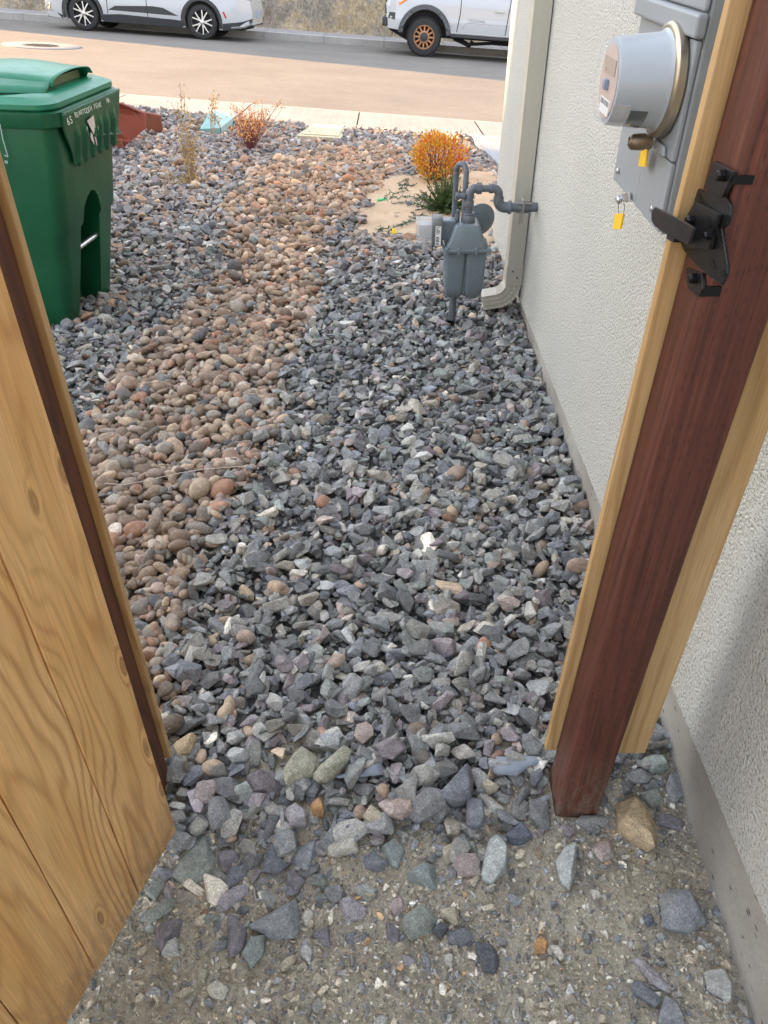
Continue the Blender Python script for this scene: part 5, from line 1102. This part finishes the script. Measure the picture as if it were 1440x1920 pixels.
# yellow-orange round shrub
b0 = gpx(818, 340); sh = thing('nandina_shrub', 'round yellow and orange leafy shrub on the sand by the sidewalk', 'shrub', b0)
TWG = M('twig_red', (.16, .05, .03), .7, var=.3); TWB = M('twig_tan', (.42, .30, .18), .8, var=.3)
its = []; tips = []
for k in range(2600):
    v = rv().normalized(); rr_ = random.uniform(.35, 1.)**.5; wob = 1+.22*math.sin(3*math.atan2(v.y, v.x)+1)*abs(v.x)+random.gauss(0, .05); p_ = b0+Vector((v.x*.185*wob, v.y*.17*wob, .17+v.z*.15*wob)); p_ = b0+Vector((0, 0, .17))+(p_-b0-Vector((0, 0, .17)))*rr_*random.choice((1, 1, 1, 1.12))
    if p_.z < b0.z+.02: continue
    hgt_ = (p_.z-b0.z)/.33; edge_ = rr_
    if random.random() < .12+.5*max(0, hgt_-.8)+(.25 if p_.x > b0.x+.1 else 0): c = (random.uniform(.55, .75), random.uniform(.08, .2), random.uniform(.03, .10))
    elif random.random() < .25: c = (random.uniform(.5, .62), random.uniform(.2, .3), .03)
    else: c = (random.uniform(.62, .85), random.uniform(.36, .52), random.uniform(.03, .09))
    its.append((p_, Vector((v.x, v.y, v.z+.6+random.gauss(0, .4))), random.uniform(.016, .032), random.uniform(.005, .0095), c))
    if k % 26 == 0: tips.append(p_)
leaves('foliage', sh, its); shrub_stems(sh, b0, tips, .003, TWG)
# dwarf conifer
b0 = gpx(834, 398); sh = thing('dwarf_conifer', 'small dark green conifer seedling behind the gas meter', 'conifer', b0); its = []; tips = []
for k in range(80):
    a = random.uniform(0, 6.28); e = random.uniform(.15, 1.35); d = Vector((math.cos(a)*math.cos(e), math.sin(a)*math.cos(e), math.sin(e))); l = random.uniform(.15, .27)*(.62+.38*math.sin(e)); tips.append(b0+d*l)
    for j in range(56):
        f = .12+.88*j/56; p_ = b0+d*l*f; gcol = random.choice([(.035, .085, .02), (.06, .12, .03), (.10, .17, .04), (.16, .19, .06), (.025, .055, .018)])
        its.append((p_, d*1.2+rv()*.55, random.uniform(.014, .030), .0036, gcol))
leaves('foliage', sh, its); shrub_stems(sh, b0, tips, .0025, M('twig_green', (.05, .08, .03), .8), .05)
# orange twiggy shrub
b0 = gpx(468, 282); sh = thing('twiggy_shrub', 'leafless red twigged shrub with orange leaf tips in the gravel', 'shrub', b0); its = []; tips = []
for k in range(95):
    tx, ty = random.gauss(0, .105), random.gauss(0, .09); tp_ = b0+Vector((tx, ty, random.uniform(.14, .33))); 
    if k < 7: tp_ = at(random.choice([(480, 190), (492, 188), (520, 195), (532, 200), (436, 195), (500, 205), (525, 192)][k:k+1])[0], [190, 188, 195, 200, 197, 205, 192][k], Y=b0.y+random.uniform(-.05, .1))
    tips.append(tp_)
    for j in range(13 if k >= 7 else 11):
        c = random.choice([(.85, .42, .13), (.88, .48, .17), (.78, .32, .09), (.70, .42, .16), (.45, .12, .06)]); q_ = tp_.lerp(b0, abs(random.gauss(0, .17)) if k >= 7 else abs(random.gauss(0, .04)))
        its.append((q_+rv()*.010, rv()+Vector((0, 0, .4)), random.uniform(.012, .022), random.uniform(.004, .007), c))
leaves('foliage', sh, its); shrub_stems(sh, b0, tips, .0028, M('twig_mauve', (.25, .10, .09), .7, var=.3), .2)
# tall dry plant
b0 = gpx(362, 352); sh = thing('dry_plant', 'tall dry tan stemmed plant rising from the gravel left of the orange shrub', 'plant', b0); its = []; tips = []
for (tx, ty) in ((338, 160), (332, 190), (350, 200), (345, 230), (357, 215), (370, 235), (320, 190), (362, 262), (352, 250), (340, 265), (375, 270), (328, 240), (345, 175)):
    tp_ = at(tx, ty, Y=b0.y+random.uniform(-.08, .15)); tips.append(tp_)
    for j in range(26):
        q_ = tp_.lerp(b0, random.random()**1.3*.75); c = random.choice([(.50, .33, .12), (.60, .40, .16), (.42, .26, .11), (.62, .36, .12), (.33, .22, .12)])
        its.append((q_+rv()*.014, rv(), random.uniform(.012, .03), random.uniform(.003, .008), c))
for j in range(160):
    its.append((b0+Vector((random.gauss(-.05, .07), random.gauss(0, .05), random.uniform(0, .08))), rv()+Vector((0, 0, .5)), random.uniform(.02, .045), .006, random.choice([(.42, .28, .10), (.30, .22, .08), (.50, .36, .15)])))
leaves('foliage', sh, its); shrub_stems(sh, b0, tips+[at(a, b_, Y=b0.y) for a, b_ in ((372, 300), (380, 310), (352, 300), (366, 285))], .0045, TWB, .12)
b0 = gpx(400, 262); sh = thing('dry_sapling', 'thin dry stem with orange seed heads just behind the teal valve box', 'plant', b0); its = []; tips = []
for (tx, ty) in ((400, 172), (397, 184), (405, 180), (393, 205), (404, 212), (412, 220), (398, 215)):
    tp_ = at(tx, ty, Y=b0.y); tips.append(tp_)
    for j in range(22): its.append((tp_.lerp(b0, random.random()*.35)+rv()*.014, rv(), random.uniform(.014, .03), .007, random.choice([(.70, .36, .10), (.75, .45, .14), (.55, .30, .10)])))
leaves('seed_heads', sh, its); shrub_stems(sh, b0, tips, .003, TWB, .1)
# string lights
WIR = M('green_wire', (.03, .085, .065), .5); c_ = gpx(760, 380)
st = thing('string_lights', 'tangled dark green string lights lying on the sand patch', 'string lights', c_); mb = MB(); its = []
routes = [[(780, 322), (768, 335), (752, 345), (758, 358), (735, 366), (722, 378), (715, 380), (740, 382), (762, 380), (780, 388), (800, 383), (806, 392)], [(806, 392), (790, 396), (776, 400), (772, 412), (760, 420), (748, 428), (730, 432), (715, 436), (712, 440), (730, 440), (743, 438)], [(715, 380), (735, 372), (748, 372), (770, 374), (790, 372), (810, 376)], [(745, 350), (760, 348), (775, 352), (765, 344), (748, 356), (772, 360)], [(760, 420), (785, 410), (800, 405), (815, 400)], [(775, 385), (780, 374), (795, 366), (800, 378)]]
for rt in routes:
    P_ = [gpx(*p, off=.012) for p in rt]; full = []
    for a, b_ in zip(P_[:-1], P_[1:]):
        for k in range(5):
            full.append(a.lerp(b_, k/5)+Vector((random.gauss(0, .013), random.gauss(0, .025), abs(random.gauss(0, .009)))))
    mb.tube(full, .0028, 5)
    for p_ in full:
        for _ in range(2): its.append((p_, rv()+Vector((0, 0, .6)), random.uniform(.014, .026), .0035, random.choice([(.03, .11, .08), (.05, .15, .11), (.02, .07, .05), (.12, .22, .18)])))
mb.build('wire', WIR, st, smooth=60); leaves('bulb_sockets', st, its)['kind'] = 'stuff'
q = gpx(714, 380, .01); mb = MB(); mb.box((-.02, -.015, 0), (.02, .015, .025), Matrix.Translation(q) @ Matrix.Rotation(.5, 4, 'Z')); mb.tube([q+Vector((.015, 0, .01)), q+Vector((.045, .01, .015))], .008, 8); mb.build('plug', M('plug_green', (.02, .42, .12), .4), st, bevel=.003)
q = gpx(743, 441, .01); mb = MB(); mb.lathe(q+Vector((-.01, 0, .005)), (-.2, .1, 1), [(0, .014), (.02, .014), (.035, .006)], 12); mb.build('plug_cap', M('plug_yellow', (.85, .60, .02), .4), st, smooth=40)
mb = MB(); mb.lathe(q+Vector((-.01, 0, -.005)), (1, -.1, .05), [(0, .017), (.04, .017), (.06, .008)], 12); mb.build('socket', M('plug_dark', (.01, .06, .045), .4), st, smooth=40)
mb = MB(); P_ = [gpx(*p, off=.014) for p in ((755, 448), (768, 452), (785, 455), (800, 457), (815, 460))]; mb.tube(P_, .0045, 8); o = mb.build('drip_tube', M('black_tube', (.02, .02, .02), .5), smooth=60); tag(o, 'short black irrigation tube poking out of the sand left of the gas meter', 'tube')
# twig across the river rock and small sticks
mb = MB(); P_ = [gpx(*p, off=.055) for p in ((195, 906), (230, 909), (280, 900), (330, 888), (380, 880), (430, 876), (462, 874))]; mb.tube(P_, .0010, 5); o = mb.build('thin_cord', M('cord_white', (.62, .60, .55), .6), smooth=60); tag(o, 'thin pale cord lying across the brown river stones', 'cord')
mb = MB(); P_ = [gpx(*p, off=.045) for p in ((244, 668), (262, 660), (280, 652), (294, 645))]; mb.tube(P_, [.012, .014, .014, .010], 7); o = mb.build('stick', wood_mat('stick', (.30, .22, .15), (.24, .17, .12), (.12, .08, .06), along='X'), smooth=60); tag(o, 'short thick broken stick lying where grey gravel meets river stones', 'stick')
for xy, s0_, col_, lab in (((236, 495), .036, (.22, .15, .10), 'round brown stone sitting on the gravel right of the green bin'), ((192, 570), .030, (.34, .29, .20), 'tan stone at the right foot of the green bin')):
    q = gpx(*xy, off=.025); V_, F_ = round_rock(int(xy[0]), 3); me = bpy.data.meshes.new('rock'); me.from_pydata((V_*np.array([s0_*1.1, s0_, s0_*1.15])).tolist(), [], F_.tolist()); me.shade_smooth(); 
    m_ = stone_mat('rock_m%d' % xy[0], .2); a = [n for n in m_.node_tree.nodes if n.type == 'ATTRIBUTE'][0]; rgb = m_.node_tree.nodes.new('ShaderNodeRGB'); rgb.outputs[0].default_value = col_+(1,)
    for l in list(a.outputs['Color'].links): m_.node_tree.links.new(rgb.outputs[0], l.to_socket)
    me.materials.append(m_); o = bpy.data.objects.new('rock', me); COL.objects.link(o); o.location = q; tag(o, lab, 'rock')
# ------------------------------------------------------------------ vehicles
WHP = M('white_paint', (.46, .47, .48), .22, 0, var=.01, coat=.8); BLK = M('black_trim', (.035, .037, .04), .5, var=.1); TYR = M('tyre_rubber', (.028, .027, .027), .8, var=.2, vs=20)
GLA = M('car_glass', (.02, .025, .03), .06, 0, var=.05, coat=1.); DRK = M('underbody', (.012, .012, .012), .9); SIL = M('machined_alloy', (.62, .60, .57), .25, .8, var=.05); BRZ = M('bronze_alloy', (.42, .215, .115), .35, .6, var=.08); GRY = M('flare_grey', (.075, .078, .082), .55)
CHR = M('chrome', (.7, .7, .7), .1, 1.)
def arc(cx, cz, r, a0, a1, n=14): return [(cx+r*math.cos(R(a0+(a1-a0)*k/n)), cz+r*math.sin(R(a0+(a1-a0)*k/n))) for k in range(n+1)]
def shell(name, outline, yf, mat, par, zl=(), xl=(), bevel=.02):
    """side outline filled and cut into strips, bent by half-width yf(x,z), mirrored and bridged"""
    bm = bmesh.new(); vs = [bm.verts.new((x_, 0, z_)) for x_, z_ in outline]; bm.faces.new(vs)
    for z_ in zl: bmesh.ops.bisect_plane(bm, geom=bm.verts[:]+bm.edges[:]+bm.faces[:], plane_co=(0, 0, z_), plane_no=(0, 0, 1))
    for x_ in xl: bmesh.ops.bisect_plane(bm, geom=bm.verts[:]+bm.edges[:]+bm.faces[:], plane_co=(x_, 0, 0), plane_no=(1, 0, 0))
    bmesh.ops.triangulate(bm, faces=[f for f in bm.faces if len(f.verts) > 4])
    bnd = [e for e in bm.edges if len(e.link_faces) == 1]; base = bm.verts[:]; faces = bm.faces[:]; mir = {v: bm.verts.new((v.co.x, yf(v.co.x, v.co.z), v.co.z)) for v in base}
    for f in faces: bm.faces.new([mir[v] for v in reversed(f.verts)])
    for e in bnd: a, b_ = e.verts; bm.faces.new((a, b_, mir[b_], mir[a]))
    for v in base: v.co.y = -yf(v.co.x, v.co.z)
    bmesh.ops.recalc_face_normals(bm, faces=bm.faces); me = bpy.data.meshes.new(name); bm.to_mesh(me); bm.free(); me.materials.append(mat); me.shade_smooth(); me.set_sharp_from_angle(angle=R(32))
    o = bpy.data.objects.new(name, me); COL.objects.link(o); o.parent = par
    if bevel: md = o.modifiers.new('bevel', 'BEVEL'); md.width = bevel; md.segments = 3; md.limit_method = 'ANGLE'; md.angle_limit = R(50)
    return o
def side_part(name, pts2, yf, th, mat, par, off=.004, both=True, bevel=.004):
    for sg in ((-1, 1) if both else (-1,)):
        mb = MB(); n = len(pts2); A = [Vector((x_, sg*(yf(x_, z_)+off), z_)) for x_, z_ in pts2]; B = [Vector((x_, sg*(yf(x_, z_)+off-th), z_)) for x_, z_ in pts2]
        mb.add(A+B, [list(range(n)), list(range(n, 2*n))[::-1]]+[(i, (i+1) % n, n+(i+1) % n, n+i) for i in range(n)]); o = mb.build(name, mat, par, local=True, bevel=bevel)
    return o
def wheel(par, x_, y_, r, wdt, style):
    sg = -1 if y_ < 0 else 1; ax = Vector((0, sg, 0)); c_ = Vector((x_, y_, r)); rr = r*(.62 if style == 'bronze' else .715)
    mb = MB(); mb.lathe(c_-ax*wdt, ax, [(0, rr*.6), (.0, rr), (wdt*.62, rr*.96), (wdt*.66, rr*.3)], 32); wh = mb.build('wheel', DRK, par, local=True, smooth=40)
    mb = MB(); k = []
    for t_ in np.linspace(0, 1, 15):
        a = math.pi*t_; k.append((wdt/2-wdt/2*math.copysign(abs(math.cos(a))**.7, math.cos(a))*1.0, rr+(r-rr)*math.sin(a)**.35))
    mb.lathe(c_-ax*wdt, ax, [(0, rr-.005)]+k+[(wdt, rr-.005)], 48, False); 
    if style == 'bronze':
        for i in range(40):
            a = 2*math.pi*i/40; m_ = Matrix.Translation(c_-ax*wdt*.5) @ Matrix.Rotation(a, 4, 'Y'); mb.box((-.02, -wdt*.5, r-.012), (.02, wdt*.5, r+.006), m_)
    mb.build('tyre', TYR, wh, local=True, smooth=30)
    f0 = c_-ax*.02
    mb = MB()
    if style == 'bronze':
        mb.lathe(f0-ax*.05, ax, [(0, rr*1.0), (.05, rr*1.02), (.062, rr*.99), (.062, rr*.90), (.03, rr*.86)], 40, False); mb.lathe(f0-ax*.05, ax, [(.0, rr*.50), (.03, rr*.50), (.035, rr*.46), (.035, rr*.38), (.0, rr*.36)], 36, False)
        for i in range(12):
            a = 2*math.pi*i/12; m_ = Matrix.Translation(f0) @ Matrix.Rotation(a, 4, 'Y'); y0_, y1_ = sorted((-sg*.045, -sg*.012)); mb.box((-rr*.075, y0_, rr*.46), (rr*.075, y1_, rr*.92), m_)
        mb.build('rim', BRZ, wh, local=True, smooth=30); mb = MB(); mb.lathe(f0-ax*.06, ax, [(0, rr*.36), (.04, rr*.36), (.05, rr*.2), (.055, .01)], 24); mb.build('hub_cap', BLK, wh, local=True, smooth=30)
    else:
        mb.lathe(f0-ax*.05, ax, [(0, rr*.99), (.05, rr*1.0), (.055, rr*.97), (.03, rr*.93)], 40, False)
        mb.lathe(f0-ax*.05, ax, [(0, rr*.2), (.05, rr*.2), (.06, rr*.1), (.06, .01)], 20)
        for i in range(5):
            for s2 in (-1, 1):
                a = 2*math.pi*i/5+.3
                pl = [(0, .10), (s2*.07, .12), (s2*.16, .5), (s2*.32, .93), (s2*.22, .97), (s2*.07, .55), (0, .40)] if s2 > 0 else [(0, .10), (0, .40), (s2*.07, .55), (s2*.22, .97), (s2*.32, .93), (s2*.16, .5), (s2*.07, .12)]
                m_ = Matrix.Translation(f0) @ Matrix.Rotation(a, 4, 'Y'); P_ = [m_ @ Vector((u*rr, -sg*.012, v_*rr)) for u, v_ in pl]; mb.prism(P_, -ax*.02)
        mb.build('rim', SIL, wh, local=True, smooth=30)
    return wh
NRM = Vector((.062, .06, 1)).normalized()
def veh_frame(p, scale=1.):
    ex = (Vector((1, -.05, -.059))).normalized(); ey = NRM.cross(ex).normalized(); m = Matrix((ex, ey, NRM)).transposed().to_4x4(); m.translation = p; return m
P0 = (0, 0, .1)
def seam(path, yf, w_, par, mat=None, off=.0025, name='door_seam'):
    P_ = []
    for (a, b_), (c, d) in zip(path[:-1], path[1:]):
        for k in range(10): P_.append((a+(c-a)*k/10, b_+(d-b_)*k/10))
    P_.append(path[-1])
    for sg in (-1, 1):
        mb = MB(); mb.tube([(x_, sg*(yf(x_, z_)-w_*.35+off), z_) for x_, z_ in P_], w_, 6); mb.build(name, mat or DRK, par, local=True, smooth=60)
# crossover: local x to the right (rear), near side y<0 ; wheel centres at x=0 (front) and x=WB
pf, pr = on(160, 58, NRM, P0), on(385, 73, NRM, P0); WB = (pr-pf).length; print('crossover wheelbase', WB, pf)
SC = WB/2.85
rt = veh_frame(pf-Vector((0, 0, 0))); HWc = .92*SC
rt.translation = pf+rt.to_3x3() @ Vector((0, HWc-.02, 0))
car = thing('crossover', 'white crossover car with black cladding parked across the street on the left', 'car', mat=rt)
r_ = .355*SC; k = SC
def yc(x_, z_):
    v = .90+.02*math.sin(min(1, max(0, (z_/k-.25)/.7))*math.pi)
    if z_ > .98*k: v -= (z_/k-.98)*.42
    if z_ < .3*k: v -= (.3-z_/k)*.25
    u = x_/k; v -= .22*max(0, (-.35-u)/.65)**2.2*1.1; v -= .16*max(0, (u-3.3)/.75)**2; return v*k
ol = [(-.93, .24), (-.98, .40), (-.96, .70), (-.80, .86), (0.2, 1.02), (.75, 1.10), (1.5, 1.50), (2.1, 1.54), (2.9, 1.45), (3.55, 1.12), (3.93, 1.06), (4.0, .80), (4.05, .62), (4.02, .36), (3.7, .26), (3.35, .22)]
ol += arc(2.85, .36, .43, -18, 198, 16)+[(2.40, .22), (.47, .22)]+arc(0, .36, .43, -18, 198, 16)+[(-.47, .22)]
ol = [(a*k, b*k) for a, b in ol]
bodyc = shell('body', ol, yc, WHP, car, zl=[z_*k for z_ in (.3, .4, .5, .6, .7, .8, .9, .98, 1.1, 1.25, 1.4)], xl=[x_*k for x_ in (-.85, -.7, -.55, .6, 1.2, 1.8, 2.3, 3.4, 3.7, 3.9)])
K = lambda P: [(a*k, b*k) for a, b in P]
side_part('arch_trim', K(arc(0, .36, .50, -14, 194, 18)+arc(0, .36, .425, 194, -14, 18)), yc, .03*k, BLK, car, .010)
side_part('arch_trim', K(arc(2.85, .36, .50, -14, 194, 18)+arc(2.85, .36, .425, 194, -14, 18)), yc, .03*k, BLK, car, .010)
side_part('sill_cladding', K([(.47, .22), (2.38, .22), (2.36, .36), (2.2, .37), (.9, .40), (.49, .37)]), yc, .03*k, BLK, car, .010)
side_part('door_cladding', K([(.62, .47), (.80, .56), (1.7, .61), (1.95, .59), (2.3, .45), (1.5, .46)]), yc, .02*k, BLK, car, .006)
side_part('bumper_trim', K([(3.34, .22), (3.7, .26), (4.02, .34), (4.05, .50), (3.8, .42), (3.36, .36)]), yc, .03*k, BLK, car, .008)
side_part('front_trim', K([(-.93, .23), (-.50, .22), (-.5, .30), (-.80, .38), (-.95, .42)]), yc, .03*k, BLK, car, .008)
side_part('tailpipe_trim', K([(3.55, .27), (3.85, .30), (4.03, .38), (4.03, .41), (3.83, .335), (3.55, .30)]), yc, .02*k, CHR, car, .016)
side_part('headlight', K([(-.93, .62), (-.62, .70), (-.50, .80), (-.80, .80), (-.95, .74)]), yc, .02*k, GLA, car, .004); side_part('fog_light', K([(-.93, .40), (-.86, .50), (-.78, .52), (-.84, .38)]), yc, .02*k, CHR, car, .014)
side_part('reflector', K([(3.36, .60), (3.40, .60), (3.46, .48), (3.42, .48)]), yc, .01*k, M('red_lens', (.45, .02, .02), .2), car, .008)
side_part('taillight', K([(3.7, .88), (3.98, .86), (3.96, .96), (3.6, .99)]), yc, .01*k, M('red_lens', (.45, .02, .02), .2), car, .004)
side_part('window', K([(.85, 1.08), (1.45, 1.42), (2.1, 1.46), (2.8, 1.38), (3.2, 1.14), (2.0, 1.08)]), yc, .02*k, GLA, car, .004)
for P_ in ([(1.565, .38), (1.555, .8), (1.54, 1.07)], [(.605, .40), (.62, .8), (.655, 1.05)], [(2.49, .86), (2.64, 1.10)]): seam(K(P_), yc, .008, car)
side_part('door_handle', K([(1.30, .90), (1.48, .90), (1.47, .93), (1.31, .93)]), yc, .04*k, WHP, car, .025); side_part('door_handle', K([(2.28, .92), (2.46, .92), (2.45, .95), (2.29, .95)]), yc, .04*k, WHP, car, .025)
mb = MB(); mb.box((-.7*k, -.72*k, .24*k), (3.8*k, .72*k, .5*k)); mb.build('underbody', DRK, car, local=True)
for xx in (0, 2.85): mb = MB(); mb.box(((xx-.46)*k, -.80*k, .4*k), ((xx+.46)*k, .80*k, .82*k)); mb.build('wheel_housing', DRK, car, local=True)
mb = MB(); mb.box((4.03*k, -.26*k, .50*k), (4.06*k, .26*k, .64*k)); mb.build('number_plate', M('plate', (.35, .4, .45), .4), car, local=True)
for x_ in (0, 2.85):
    for sg in (-1, 1): wheel(car, x_*k, sg*.90*k, .36*k, .22*k, 'alloy')
# pickup
pf = on(792, 107, NRM, P0); rt = veh_frame(pf); r_ = .40; k = 1.0; HWt = .95
rt.translation = pf+rt.to_3x3() @ Vector((0, HWt-.01, 0)); print('truck', pf)
tr = thing('pickup_truck', 'white pickup truck with bronze wheels parked across the street on the right', 'truck', mat=rt)
def yt(x_, z_):
    v = .915+.015*math.sin(min(1, max(0, (z_-.4)/.7))*math.pi)+(.012 if .62 < z_ < .80 else 0)
    if z_ > 1.12: v -= (z_-1.12)*.36
    v -= .20*max(0, (-.30-x_)/.62)**2.4; return v
ol = [(-.86, .52), (-.93, .66), (-.90, .80), (-.93, 1.0), (-.86, 1.14), (-.2, 1.20), (.62, 1.24), (1.30, 1.72), (1.6, 1.80), (2.6, 1.79), (2.82, 1.68), (2.86, 1.22), (4.42, 1.20), (4.44, .66), (4.3, .60), (3.86, .56)]
ol += arc(3.24, .42, .52, 16, 164, 14)+[(2.66, .52), (.60, .52)]+arc(0, .42, .52, 12, 168, 14)+[(-.56, .50)]
shell('body', ol, yt, WHP, tr, zl=(.6, .7, .75, .8, .9, 1.0, 1.12, 1.24, 1.4, 1.6), xl=(-.8, -.65, -.5, -.35, .7, 1.2, 1.7, 2.3, 3.9, 4.2))
for xx in (0, 3.24): side_part('fender_flare', arc(xx, .42, .62, 4, 176, 18)+arc(xx, .42, .51, 176, 4, 18), yt, .09, GRY, tr, .045, bevel=.02)
side_part('headlight', [(-.88, .96), (-.62, .98), (-.44, 1.10), (-.52, 1.14), (-.86, 1.10)], yt, .03, M('lamp_clear', (.6, .63, .66), .1, coat=1), tr, .004); side_part('indicator', [(-.62, .98), (-.44, 1.09), (-.50, 1.10), (-.64, 1.03)], yt, .02, M('amber', (.75, .22, .03), .2), tr, .010)
side_part('fog_light', [(-.87, .72), (-.70, .70), (-.70, .84), (-.84, .84)], yt, .02, BLK, tr, .006)
mb = MB(); mb.box((-1.0, -.78, .56), (-.86, .78, .74)); mb.build('front_bumper_guard', BLK, tr, local=True, bevel=.03); mb = MB(); mb.box((-.945, -.6, .80), (-.90, .6, 1.08)); mb.build('grille', BLK, tr, local=True)
mb = MB(); mb.prism([(-.85, -.7, .5), (-.4, -.7, .30), (-.3, -.7, .5)], (0, 1.4, 0)); mb.build('skid_plate', DRK, tr, local=True)
for sg in (-1, 1): mb = MB(); mb.box((.62, sg*.93-.03, .44), (2.64, sg*.93+.03, .49)); mb.build('side_step', BLK, tr, local=True, bevel=.01); 
side_part('sill_trim', [(.61, .50), (2.65, .50), (2.65, .53), (.61, .53)], yt, .02, CHR, tr, .006)
mb = MB(); mb.box((-.6, -.75, .40), (4.2, .75, .7)); mb.build('underbody', DRK, tr, local=True)
for xx in (0, 3.24): mb = MB(); mb.box((xx-.60, -.80, .60), (xx+.60, .80, 1.06)); mb.build('wheel_housing', DRK, tr, local=True)
mb = MB(); mb.tube([(.7, -.6, .40), (1.0, -.6, .30), (1.6, -.6, .36), (2.6, -.6, .36)], .035, 10); mb.tube([(.8, -.5, .4), (1.1, -.55, .27), (1.15, -.5, .36)], .05, 8); mb.build('exhaust', DRK, tr, local=True)
for P_ in ([(.742, .54), (.79, .9), (.79, 1.22)], [(1.868, .54), (1.89, .9), (1.915, 1.24)], [(2.765, .57), (2.795, 1.2)]): seam(P_, yt, .009, tr)
CRS = M('crease_shade', (.30, .30, .32), .4)
seam([(.86, .62), (.95, .735), (2.7, .735)], yt, .006, tr, CRS, 0, 'crease_shade_line')  # grey line painted in for the shade along the body crease
side_part('door_handle', [(1.58, .985), (1.80, .985), (1.79, 1.02), (1.59, 1.02)], yt, .045, WHP, tr, .03); side_part('door_handle', [(2.45, .985), (2.66, .985), (2.65, 1.02), (2.46, 1.02)], yt, .045, WHP, tr, .03)
side_part('window', [(1.0, 1.26), (1.40, 1.66), (1.88, 1.72), (1.88, 1.24)], yt, .02, GLA, tr, .006); side_part('window', [(1.94, 1.24), (1.94, 1.72), (2.6, 1.70), (2.68, 1.24)], yt, .02, GLA, tr, .006)
m_ = rt @ frame((.98, -(yt(1, .78)+.004), .765), (1, 0, 0), (0, 0, 1)); text_mesh('TACOMA', .085, M('badge', (.45, .45, .47), .3, .6), 'badge', tr, m_, .004, 1.15)
for x_ in (0, 3.24):
    for sg in (-1, 1): wheel(tr, x_, sg*.93, .40, .26, 'bronze')
# ------------------------------------------------------------------ unseen houses added to throw shade over the yard and the far lane
NEI = stucco('shade_house_stucco', (.50, .46, .38), (.56, .52, .44))
uh = Vector((math.cos(R(SUN_AZ)), math.sin(R(SUN_AZ)), 0)); nh = Vector((-uh.y, uh.x, 0))
def Pq(a, q_, z_): return uh*a+nh*q_+Vector((0, 0, z_))
QY = 8.2
nb = thing('yard_shade_house', 'unseen stucco house beyond the left edge, outline shaped to shade the yard', 'house', Pq(-27, 0, 0))
mb = MB(); A = -22.0
sec = [(QY, -1), (QY, 3.83), (4.50, 5.16), (4.34, 5.94), (4.1, 8.2), (-1, 10.2), (-6, 8.2), (-6, -1)]  # roofline shaped to set the shade edge on yard and house corner
mb.prism([Pq(A, a, b) for a, b in sec], -uh*11); mb.build('wall', NEI, nb)
mb = MB(); mb.prism([Pq(A+.3, a, b) for a, b in [(QY-.08, 3.86), (4.52, 5.17), (4.52, 5.25), (QY-.08, 3.93)]], -uh*11.6); mb.build('roof', MC['roof_tile'], nb)
nb2 = thing('lane_shade_house', 'unseen stucco house beyond the left edge, added to shade the far lane', 'house', Pq(-38, 22, 0))
mb = MB(); mb.prism([Pq(-31, a, b) for a, b in [(16.42, -3), (16.42, 9), (22, 12), (34, 12), (34, -3)]], -uh*12); mb.build('wall', NEI, nb2)  # unseen block added so its edge casts the shade on the far lane
